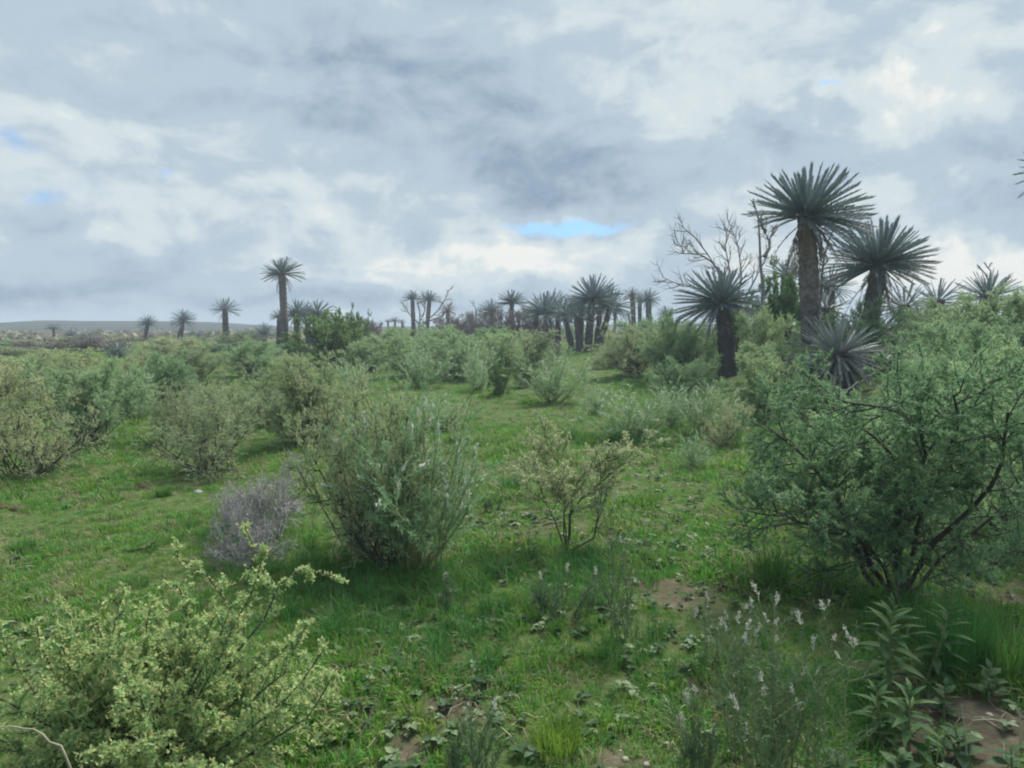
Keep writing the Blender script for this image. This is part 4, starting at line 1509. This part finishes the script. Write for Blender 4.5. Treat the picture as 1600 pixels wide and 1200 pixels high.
def rosette(seed, n, l, mat):
    rng = np.random.default_rng(seed)
    g = Geo()
    for i in range(n):
        a = i * 2.39996 + rng.normal(0, .3)
        e = math.radians(rng.uniform(2, 38))
        s = l * rng.uniform(.6, 1.15)
        me = BROAD[int(rng.integers(0, 4))]
        V = np.zeros(len(me.vertices) * 3, np.float32)
        me.vertices.foreach_get('co', V)
        F = np.zeros(len(me.loops), np.int32)
        me.loops.foreach_get('vertex_index', F)
        Rm = np.array(Euler((rng.normal(0, .25), -e, a)).to_matrix())
        V = V.reshape(-1, 3) * np.array([1, 1.25, 1]) * s @ Rm.T + np.array([0, 0, .008 + .01 * i / n])
        g.add(V, F4=F.reshape(-1, 4), tint=rng.random(), tip=0.0)
    return g.mesh('rosette', mat)


def scatter(name, meshes, P, rotz, scl, idx, label, tilt=None):
    """one object of countless small plants: points that carry instances"""
    n = len(P)
    me = bpy.data.meshes.new(name)
    me.vertices.add(n)
    me.vertices.foreach_set('co', np.asarray(P, np.float32).ravel())
    rot = np.zeros((n, 3), np.float32)
    rot[:, 2] = rotz
    if tilt is not None:
        rot[:, :2] = tilt
    for nm, ty, data, key in (('rot', 'FLOAT_VECTOR', rot, 'vector'), ('scl', 'FLOAT', scl, 'value'), ('idx', 'INT', idx, 'value')):
        at_ = me.attributes.new(nm, ty, 'POINT')
        at_.data.foreach_set(key, np.asarray(data, np.float32 if ty != 'INT' else np.int32).ravel())
    o = link(name, me, kind='stuff')
    o['label'] = label
    ng = bpy.data.node_groups.new(name + '_nodes', 'GeometryNodeTree')
    ng.interface.new_socket('Geometry', in_out='INPUT', socket_type='NodeSocketGeometry')
    ng.interface.new_socket('Geometry', in_out='OUTPUT', socket_type='NodeSocketGeometry')
    N = ng.nodes.new
    gi, go = N('NodeGroupInput'), N('NodeGroupOutput')
    jn = N('GeometryNodeJoinGeometry')
    for k, m in enumerate(meshes):
        po = bpy.data.objects.new(name + '_source', m)
        oi = N('GeometryNodeObjectInfo')
        oi.inputs['Object'].default_value = po
        oi.inputs['As Instance'].default_value = True
        ng.links.new(oi.outputs['Geometry'], jn.inputs[0])
    ip = N('GeometryNodeInstanceOnPoints')
    ip.inputs['Pick Instance'].default_value = True

    def na(nm, ty):
        x = N('GeometryNodeInputNamedAttribute')
        x.data_type = ty
        x.inputs['Name'].default_value = nm
        return x.outputs['Attribute']

    ng.links.new(gi.outputs[0], ip.inputs['Points'])
    ng.links.new(jn.outputs[0], ip.inputs['Instance'])
    ng.links.new(na('idx', 'INT'), ip.inputs['Instance Index'])
    ng.links.new(na('rot', 'FLOAT_VECTOR'), ip.inputs['Rotation'])
    ng.links.new(na('scl', 'FLOAT'), ip.inputs['Scale'])
    ng.links.new(ip.outputs[0], go.inputs[0])
    md = o.modifiers.new('plants', 'NODES')
    md.node_group = ng
    return o


def ring_points(rng, r0, r1, dens, half=0.98):
    area = half * (r1 * r1 - r0 * r0)
    n = int(area * dens)
    r = np.sqrt(rng.uniform(r0 * r0, r1 * r1, n))
    a = rng.uniform(-half, half, n)
    return r * np.sin(a), r * np.cos(a)


def lawn():
    rng = np.random.default_rng(3)
    xs, ys, sc, ix = [], [], [], []
    for r0, r1, dens, s in ((1.9, 4.5, 420, .85), (4.5, 8, 270, 1.0), (8, 14, 120, 1.45), (14, 24, 26, 2.4), (24, 48, 8, 3.6), (48, 80, 1.6, 6)):
        x, y = ring_points(rng, r0, r1, dens)
        m = soil_mask(x, y)
        cover = 1 - (.86 - .4 * smooth(6, 9, y)) * m
        open_ = smooth(-2.4, -.6, x) * (1 - smooth(8, 14, y))
        cl = fbm(x / .5, y / .5, 91, 3)
        cover = cover * (1 - open_ * .55 * smooth(.55, .35, cl))
        keep = rng.random(len(x)) < cover
        x, y, cl, open_ = x[keep], y[keep], cl[keep], open_[keep]
        xs.append(x)
        ys.append(y)
        sc.append(s * rng.uniform(.7, 1.25, len(x)) * (1 + open_ * .5 * smooth(.45, .7, cl)) * (1 - .3 * smooth(8, 20, y)))
        hgt = fbm(x / 1.1, y / 1.1, 61, 4)
        sc[-1] = sc[-1] * (.55 + 1.0 * smooth(.3, .72, hgt))
        opn = 1 - smooth(-1.6, -.5, x)
        opn = np.maximum(opn, smooth(9, 13, y))
        sc[-1] = sc[-1] * (1 - .25 * opn)
        dry = fbm(x / .9 + 7, y / .9, 71, 3)
        u = rng.random(len(x))
        k = rng.integers(0, 4, len(x))
        k = np.where(u < (.03 + .18 * smooth(.55, .75, dry)) * (1 - .75 * opn), 4, k)
        k = np.where(u > .93, 5, k)
        ix.append(k)
    x, y, s, i = map(np.concatenate, (xs, ys, sc, ix))
    P = np.stack([x, y, ground(x, y)], -1)
    ms = [tuft(60 + k, 34, .058, .044, .0042, .9, M['lawn'], 'lawn_tuft') for k in range(4)] + [tuft(66, 18, .06, .06, .0035, 1.1, M['straw'], 'lawn_tuft'), tuft(67, 26, .05, .05, .006, .8, M['brightgrass'], 'lawn_tuft')]
    scatter('grass', ms, P, rng.uniform(0, 6.28, len(x)), s, i, 'short green grass covering the open veld')
    print('lawn tufts', len(x))


lawn()


def long_grass():
    rng = np.random.default_rng(6)
    spots = [((470, 905), .55, 90), ((560, 930), .6, 110), ((650, 930), .5, 90), ((740, 900), .4, 50), ((420, 860), .5, 60), ((350, 840), .5, 50), ((850, 900), .45, 90), ((920, 890), .45, 80),
             ((990, 880), .35, 40), ((800, 950), .35, 40), ((700, 1000), .3, 30), ((900, 940), .4, 50), ((600, 985), .4, 40), ((950, 1000), .35, 30), ((770, 1040), .3, 35), ((1000, 1060), .3, 25),
             ((1480, 1010), .35, 60), ((1570, 1030), .35, 50), ((1400, 970), .3, 30), ((1040, 690), .9, 60), ((950, 690), .6, 60), ((1120, 660), .9, 60), ((1180, 690), .7, 40), ((1300, 900), .4, 25),
             ((250, 640), .9, 30), ((130, 700), .8, 25), ((1000, 600), 2.2, 50), ((1230, 880), .3, 20), ((660, 1050), .35, 25), ((1260, 1090), .35, 60), ((1310, 1120), .3, 40), ((1150, 1100), .3, 25),
             ((520, 1000), .3, 25), ((380, 600), 1.5, 40), ((560, 580), 2.5, 60), ((700, 590), 2.5, 60), ((840, 560), 3, 50)]
    P, s = [], []
    for (px, py), r, n in spots:
        c = on_ground(px, min(py, 1190))
        q = rng.normal(0, r * .5, (n, 2))
        P.append(np.stack([c.x + q[:, 0], c.y + q[:, 1] * 1.2], -1))
        s.append(rng.uniform(.55, 1.2, n) * (1 if c.y < 9 else 1.5))
    P = np.concatenate(P)
    s = np.concatenate(s)
    q = rng.random(len(s)) < .72
    P, s = P[q], s[q] * .72
    Z = ground(P[:, 0], P[:, 1])
    ms = [tuft(80 + k, 36, .06, .21, .0045, .8, M['longgrass'], 'long_tuft') for k in range(3)] + [tuft(85, 30, .06, .17, .0045, .9, M['brightgrass'], 'long_tuft')]
    scatter('long_grass', ms, np.column_stack([P, Z]), rng.uniform(0, 6.28, len(P)), s, rng.choice([0, 1, 2, 0, 1, 2, 3], len(P)), 'lush dark grass round the feet of the bushes')


long_grass()


def cover_plants():
    rng = np.random.default_rng(9)
    x, y = ring_points(rng, 2.2, 17, 60)
    region = smooth(-1.6, .2, x) * (1 - .75 * smooth(9, 16, y)) + .10
    n = fbm(x / .8, y / .8, 51, 3)
    keep = rng.random(len(x)) < region * (smooth(.42, .66, n) + .12)
    x, y = x[keep], y[keep]
    hot = []
    for (px, py), r, k in [((1130, 850), .7, 110), ((1080, 800), .6, 60), ((800, 820), .5, 60), ((590, 970), .35, 45), ((660, 1080), .4, 50), ((740, 1110), .3, 30), ((1000, 1030), .4, 35), ((570, 1100), .3, 30),
                           ((1150, 900), .5, 60), ((1020, 870), .4, 40), ((700, 980), .4, 30), ((900, 1150), .3, 30), ((840, 690), 1.2, 70), ((40, 1020), .3, 30), ((20, 1000), .3, 20), ((1080, 1050), .3, 30), ((1290, 830), .5, 40)]:
        c = on_ground(px, py)
        q = rng.normal(0, r * .6, (k, 2))
        hot.append(np.stack([c.x + q[:, 0], c.y + q[:, 1] * 1.2], -1))
    hot = np.concatenate(hot)
    x = np.concatenate([x, hot[:, 0]])
    y = np.concatenate([y, hot[:, 1]])
    ms = [rosette(70 + k, 9, .034, M['rosette']) for k in range(2)] + [rosette(77 + k, 8, .036, M['broad']) for k in range(3)]
    s = rng.uniform(.55, 1.2, len(x)) ** 1.6
    scatter('ground_cover', ms, np.column_stack([x, y, ground(x, y) + .012]), rng.uniform(0, 6.28, len(x)), s, rng.integers(0, 5, len(x)), 'pale broad-leaved herbs creeping between the grass')
    print('rosettes', len(x))


def litter():
    rng = np.random.default_rng(19)
    x, y = ring_points(rng, 2.0, 12, 30)
    keep = rng.random(len(x)) < .35 + .65 * soil_mask(x, y)
    x, y = x[keep], y[keep]
    ms = []
    for k in range(4):
        g = Geo()
        L = grow(rng, np.zeros((3, 3)) + rng.normal(0, .03, (3, 3)) * [1, 1, 0], rng.normal(0, 1, (3, 3)) * [1, 1, .06], rng.uniform(.04, .12, 3), 4, .2)
        add_tubes(g, L, np.full((3, 4), .0017), 3)
        ms.append(g.mesh('straw', M['drystalk' if k % 2 else 'browntwig']))
    scatter('litter', ms, np.column_stack([x, y, ground(x, y) + .012]), rng.uniform(0, 6.28, len(x)), rng.uniform(.6, 1.5, len(x)), rng.integers(0, 4, len(x)), 'dry straw and twig litter between the grass')
    x, y = ring_points(rng, 2.0, 12, 70)
    keep = rng.random(len(x)) < .02 + .9 * soil_mask(x, y) ** 1.5
    x, y = x[keep], y[keep]
    ms = []
    for k in range(3):
        V = np.array([(math.cos(t) * c, math.sin(t) * c, z) for z, c in ((-.3, .7), (.15, 1), (.5, .6)) for t in np.arange(7) * 2 * np.pi / 7])
        V = V * rng.uniform(.75, 1.25, V.shape)
        V = np.concatenate([V, [[0, 0, .62]]])
        F4 = [(i * 7 + j, i * 7 + (j + 1) % 7, (i + 1) * 7 + (j + 1) % 7, (i + 1) * 7 + j) for i in range(2) for j in range(7)]
        F3 = [(14 + j, 14 + (j + 1) % 7, 21) for j in range(7)]
        ms.append(mesh_np('pebble', V * .011, [np.array(F3), np.array(F4)], False, None, [M['dung' if k == 0 else 'rock']]))
    scatter('gravel', ms, np.column_stack([x, y, ground(x, y)]), rng.uniform(0, 6.28, len(x)), rng.uniform(.4, 1.8, len(x)), rng.integers(0, 3, len(x)), 'pebbles and clods on the bare soil')




cover_plants()
litter()


# countable tufts
def grass_tuft(px, py, wpx, hpx, label, mat, n=160, seed=0, lean=.7):
    p = on_ground(px, min(py, 1195))
    dd = depth(p)
    r = wpx / 2 / F_PX * dd
    h = hpx / F_PX * dd
    me = tuft(300 + seed, n, r * .55, h, max(.0035, dd * .0008), lean, mat, 'grass_tuft')
    o = link('grass_tuft', me, loc=p)
    tag(o, label, 'grass tuft')


grass_tuft(870, 1178, 120, 80, 'bright yellow-green grass tuft at the bottom of the picture', M['brightgrass'], 260, 1)
grass_tuft(1490, 1050, 150, 150, 'tall dark green grass clump under the thorn tree', M['longgrass'], 420, 2, .5)
grass_tuft(1575, 1062, 120, 120, 'tall dark green grass clump at the picture edge under the thorn tree', M['longgrass'], 320, 3, .6)
grass_tuft(1205, 915, 90, 75, 'upright green grass tuft on bare ground before the thorn tree', M['longgrass'], 200, 4, .5)
grass_tuft(36, 860, 60, 22, 'dark round grass tuft on the lawn below the brown mounds', M['longgrass'], 160, 5)
grass_tuft(135, 768, 50, 18, 'flat yellow-green grass tuft on the lawn', M['brightgrass'], 140, 6)
grass_tuft(256, 775, 40, 22, 'green grass tuft beside the round brown dung heap', M['longgrass'], 140, 7)
grass_tuft(76, 735, 55, 32, 'yellow-green leafy tuft at the foot of the pale-stemmed olive bush', M['brightgrass'], 160, 8)
grass_tuft(545, 1040, 60, 40, 'small lime-green cushion beside the golden bush', M['brightgrass'], 180, 9, 1.0)
grass_tuft(215, 918, 60, 25, 'dark grass tuft on the lawn behind the golden bush tips', M['longgrass'], 140, 10)
grass_tuft(1150, 760, 40, 22, 'small bright tuft below the grey stone', M['brightgrass'], 120, 11)
grass_tuft(800, 770, 60, 35, 'soft green tuft on the path beside the sparse bush', M['longgrass'], 120, 12)

# ------------------------------------------------------------------ dead trees, sticks, stones
def dead_tree(label, y, limbs, r0, seed, base_px, name='dead_tree', k1=5, l1=.55, l2=.28, tm=.3):
    rng = np.random.default_rng(seed)
    bx = at(base_px, 500, y).x
    base = np.array([bx, y, g1(bx, y)])
    root = bpy.data.objects.new(name, None)
    COL.objects.link(root)
    root.location = base
    tag(root, label, 'tree')
    for j, ln in enumerate(limbs):
        g = Geo()
        L0 = world_lines([ln], y, rng, 9, .7)
        L0 += np.cumsum(rng.normal(0, .03, L0.shape), axis=1)
        L0[0] -= base
        if j == 0:
            L0[0, 0] = (0, 0, -.05)
        add_tubes(g, L0, np.linspace(r0 if j == 0 else r0 * .7, r0 * .22, 9)[None], 6)
        L1, _ = branch(rng, L0, k1, tm, 1, (.4, 1.0), l1, 6, .17, .10, .35)
        L2, _ = branch(rng, L1, 6, .2, 1, (.4, 1.0), l2, 6, .17, .08, .3)
        add_tubes(g, L1, np.linspace(r0 * .34, r0 * .15, 6)[None] * np.ones((len(L1), 1)), 4)
        add_tubes(g, L2, np.linspace(r0 * .17, r0 * .07, 6)[None] * np.ones((len(L2), 1)), 3)
        link('trunk' if j == 0 else 'branch', g.mesh('branch', M['deadwood']), root)


dead_tree('big bare dead tree with a fan of grey branches behind a cycad', 21.5,
          [[(1150, 600), (1148, 500), (1130, 430), (1095, 380), (1062, 352)], [(1149, 500), (1110, 450), (1075, 440), (1045, 425)],
           [(1148, 500), (1140, 440), (1130, 390), (1140, 352)], [(1148, 480), (1165, 430), (1160, 380), (1150, 350)], [(1148, 490), (1178, 440), (1200, 390), (1190, 350)],
           [(1130, 430), (1100, 405), (1070, 400), (1058, 380)]], .042, 3, 1150, k1=12, l1=.55, l2=.34)
dead_tree('thin upright dead trunk with short forked twigs between the dead tree and the tallest cycad', 20.0,
          [[(1193, 600), (1194, 450), (1194, 380), (1191, 345), (1186, 315)], [(1194, 400), (1205, 375), (1212, 350)], [(1194, 365), (1180, 350), (1170, 340)]], .07, 4, 1193, k1=3, l1=.3, l2=.16, tm=.6)
dead_tree('dark bare branches growing behind the tallest trunk', 18.5,
          [[(1280, 560), (1281, 430), (1287, 390), (1300, 350)], [(1286, 400), (1283, 365), (1275, 340)]], .06, 5, 1280, k1=3, l1=.35, l2=.18, tm=.55)
dead_tree('gnarled bare twigs sticking up above the sunken cycad', 20.0,
          [[(1540, 560), (1530, 440), (1524, 425), (1515, 410)], [(1541, 460), (1545, 430), (1547, 418), (1540, 406)]], .05, 6, 1540, k1=2, l1=.2, l2=.1, tm=.75)
dead_tree('bare bent branch rising from the thicket beside the low silvery cycad', 10.5,
          [[(1392, 640), (1388, 570), (1400, 540), (1420, 515)], [(1388, 565), (1375, 550), (1368, 548)]], .024, 7, 1392, k1=2, l1=.22, l2=.12, tm=.5)
dead_tree('bare twiggy sticks below the low silvery cycad', 11.5,
          [[(1320, 640), (1305, 600), (1292, 580), (1262, 575)], [(1312, 610), (1335, 590), (1355, 570)]], .025, 8, 1320, k1=2, l1=.22, l2=.12, tm=.5)
dead_tree('bare grey trees tangled round the slim matching cycads', 64.0,
          [[(655, 540), (655, 490), (650, 465)], [(657, 500), (662, 480), (660, 462)], [(658, 510), (640, 490), (636, 478)], [(660, 510), (685, 485), (698, 462), (700, 452)], [(660, 505), (690, 495), (705, 480)]], .11, 9, 657, k1=6, l1=1.0, l2=.5)
dead_tree('bare grey sticks near the small ragged cycad', 60.0,
          [[(745, 540), (745, 500), (742, 470)], [(747, 510), (760, 490), (765, 480)]], .08, 10, 746, k1=4, l1=.7, l2=.4)


def stick(label, pts, y_or_none, rad, mat, cat='stick', name='stick'):
    """pts: pixels; depth follows the ground at the first point or the given distance"""
    y = on_ground(*pts[0]).y if y_or_none is None else y_or_none
    P = np.array([list(at(px, py, y)) for px, py in pts])
    t0 = np.linspace(0, 1, len(P))
    t = np.linspace(0, 1, 12)
    L = np.stack([np.interp(t, t0, P[:, k]) for k in range(3)], -1)
    L += np.random.default_rng(len(label)).normal(0, rad * .6, L.shape)
    b = L[0].copy()
    g = Geo()
    add_tubes(g, (L - b)[None], np.linspace(rad, rad * .4, 12)[None], 6)
    o = link(name, g.mesh(name, mat), loc=b)
    tag(o, label, cat)


stick('pale dead stick standing upright on the bare soil corner', [(1512, 1195), (1508, 1150), (1502, 1100)], None, .004, M['drystalk'])
stick('pale dead stick at the very corner of the picture', [(1588, 1195), (1595, 1150), (1592, 1105)], None, .005, M['drystalk'])
stick('short pale stick leaning beside the taller one on bare soil', [(1476, 1195), (1468, 1170), (1464, 1145)], None, .003, M['drystalk'])
stick('long dry grass stalk slanting over the path by the golden bush', [(545, 1190), (590, 1090), (630, 1000), (655, 935)], None, .0028, M['drystalk'], 'grass stalk', 'grass_stalk')
stick('second dry stalk beside the long slanting one', [(528, 1190), (540, 1130), (552, 1060)], None, .0025, M['drystalk'], 'grass stalk', 'grass_stalk')
stick('arching dry stalk crossing the golden bush in the bottom corner', [(115, 1215), (95, 1170), (60, 1143), (20, 1135), (-30, 1140)], 2.3, .004, M['drystalk'], 'grass stalk', 'grass_stalk')
stick('dark fallen twig on the lawn', [(200, 862), (225, 858), (244, 846)], None, .010, M['bark'])
stick('leaning twig with dry stems beside the little wispy plant', [(690, 672), (712, 650), (744, 605)], None, .012, M['bark'])
stick('slanting black post beside the tilted skyline cycad', [(634, 525), (631, 510), (628, 499)], 90, .12, M['trunk'], 'post', 'post')


def stone(px, py, wpx, hpx, label, mat, name, cat, seed):
    rng = np.random.default_rng(seed)
    p = on_ground(px, py)
    dd = depth(p)
    w, h = wpx / F_PX * dd / 2, hpx / F_PX * dd
    th = np.linspace(0, 2 * np.pi, 17)[:-1]
    ph = np.linspace(0, np.pi / 2, 7)
    V = []
    for i, f in enumerate(ph[:-1]):
        for t in th:
            k = 1 + .22 * (vnoise(np.array([math.cos(t) * 1.8 + 9 + f]), np.array([math.sin(t) * 1.8 + 9]), seed)[0] - .5) + rng.normal(0, .03)
            V.append((w * math.cos(f) ** .7 * math.cos(t) * k, w * .75 * math.cos(f) ** .7 * math.sin(t) * k, h * math.sin(f) * (1 + rng.normal(0, .08)) - .01))
    V.append((0, 0, h * .97))
    F4, F3 = [], []
    for i in range(5):
        for j in range(16):
            F4.append((i * 16 + j, i * 16 + (j + 1) % 16, (i + 1) * 16 + (j + 1) % 16, (i + 1) * 16 + j))
    for j in range(16):
        F3.append((5 * 16 + j, 5 * 16 + (j + 1) % 16, 96))
    o = link(name, mesh_np(name, np.array(V), [np.array(F3), np.array(F4)], False, None, [mat]), loc=p)
    tag(o, label, cat)


stone(1224, 778, 34, 10, 'pale sandy rock lying on bare soil by the thorn tree', M['rock'], 'rock', 'rock', 1)
stone(1146, 733, 22, 7, 'flat grey stone on bare soil above the bright tuft', M['greyrock'], 'rock', 'rock', 2)
stone(220, 763, 20, 9, 'round brown dung heap on the lawn near the tan-tinged bush', M['dung'], 'dung_heap', 'mound', 3)
stone(30, 797, 30, 8, 'low brown earth mound on the lawn', M['dung'], 'earth_mound', 'mound', 4)
stone(2, 793, 22, 7, 'dark earth mound cut by the picture edge on the lawn', M['dung'], 'earth_mound', 'mound', 5)
stone(1092, 735, 34, 9, 'dark clod of earth under the small airy plant', M['dung'], 'earth_mound', 'mound', 6)
stone(310, 769, 18, 5, 'small grey stone half sunk in the lawn edge', M['greyrock'], 'rock', 'rock', 7)
stone(1130, 985, 14, 6, 'small brown clod between the grass and the plumed stalks', M['dung'], 'earth_mound', 'mound', 8)
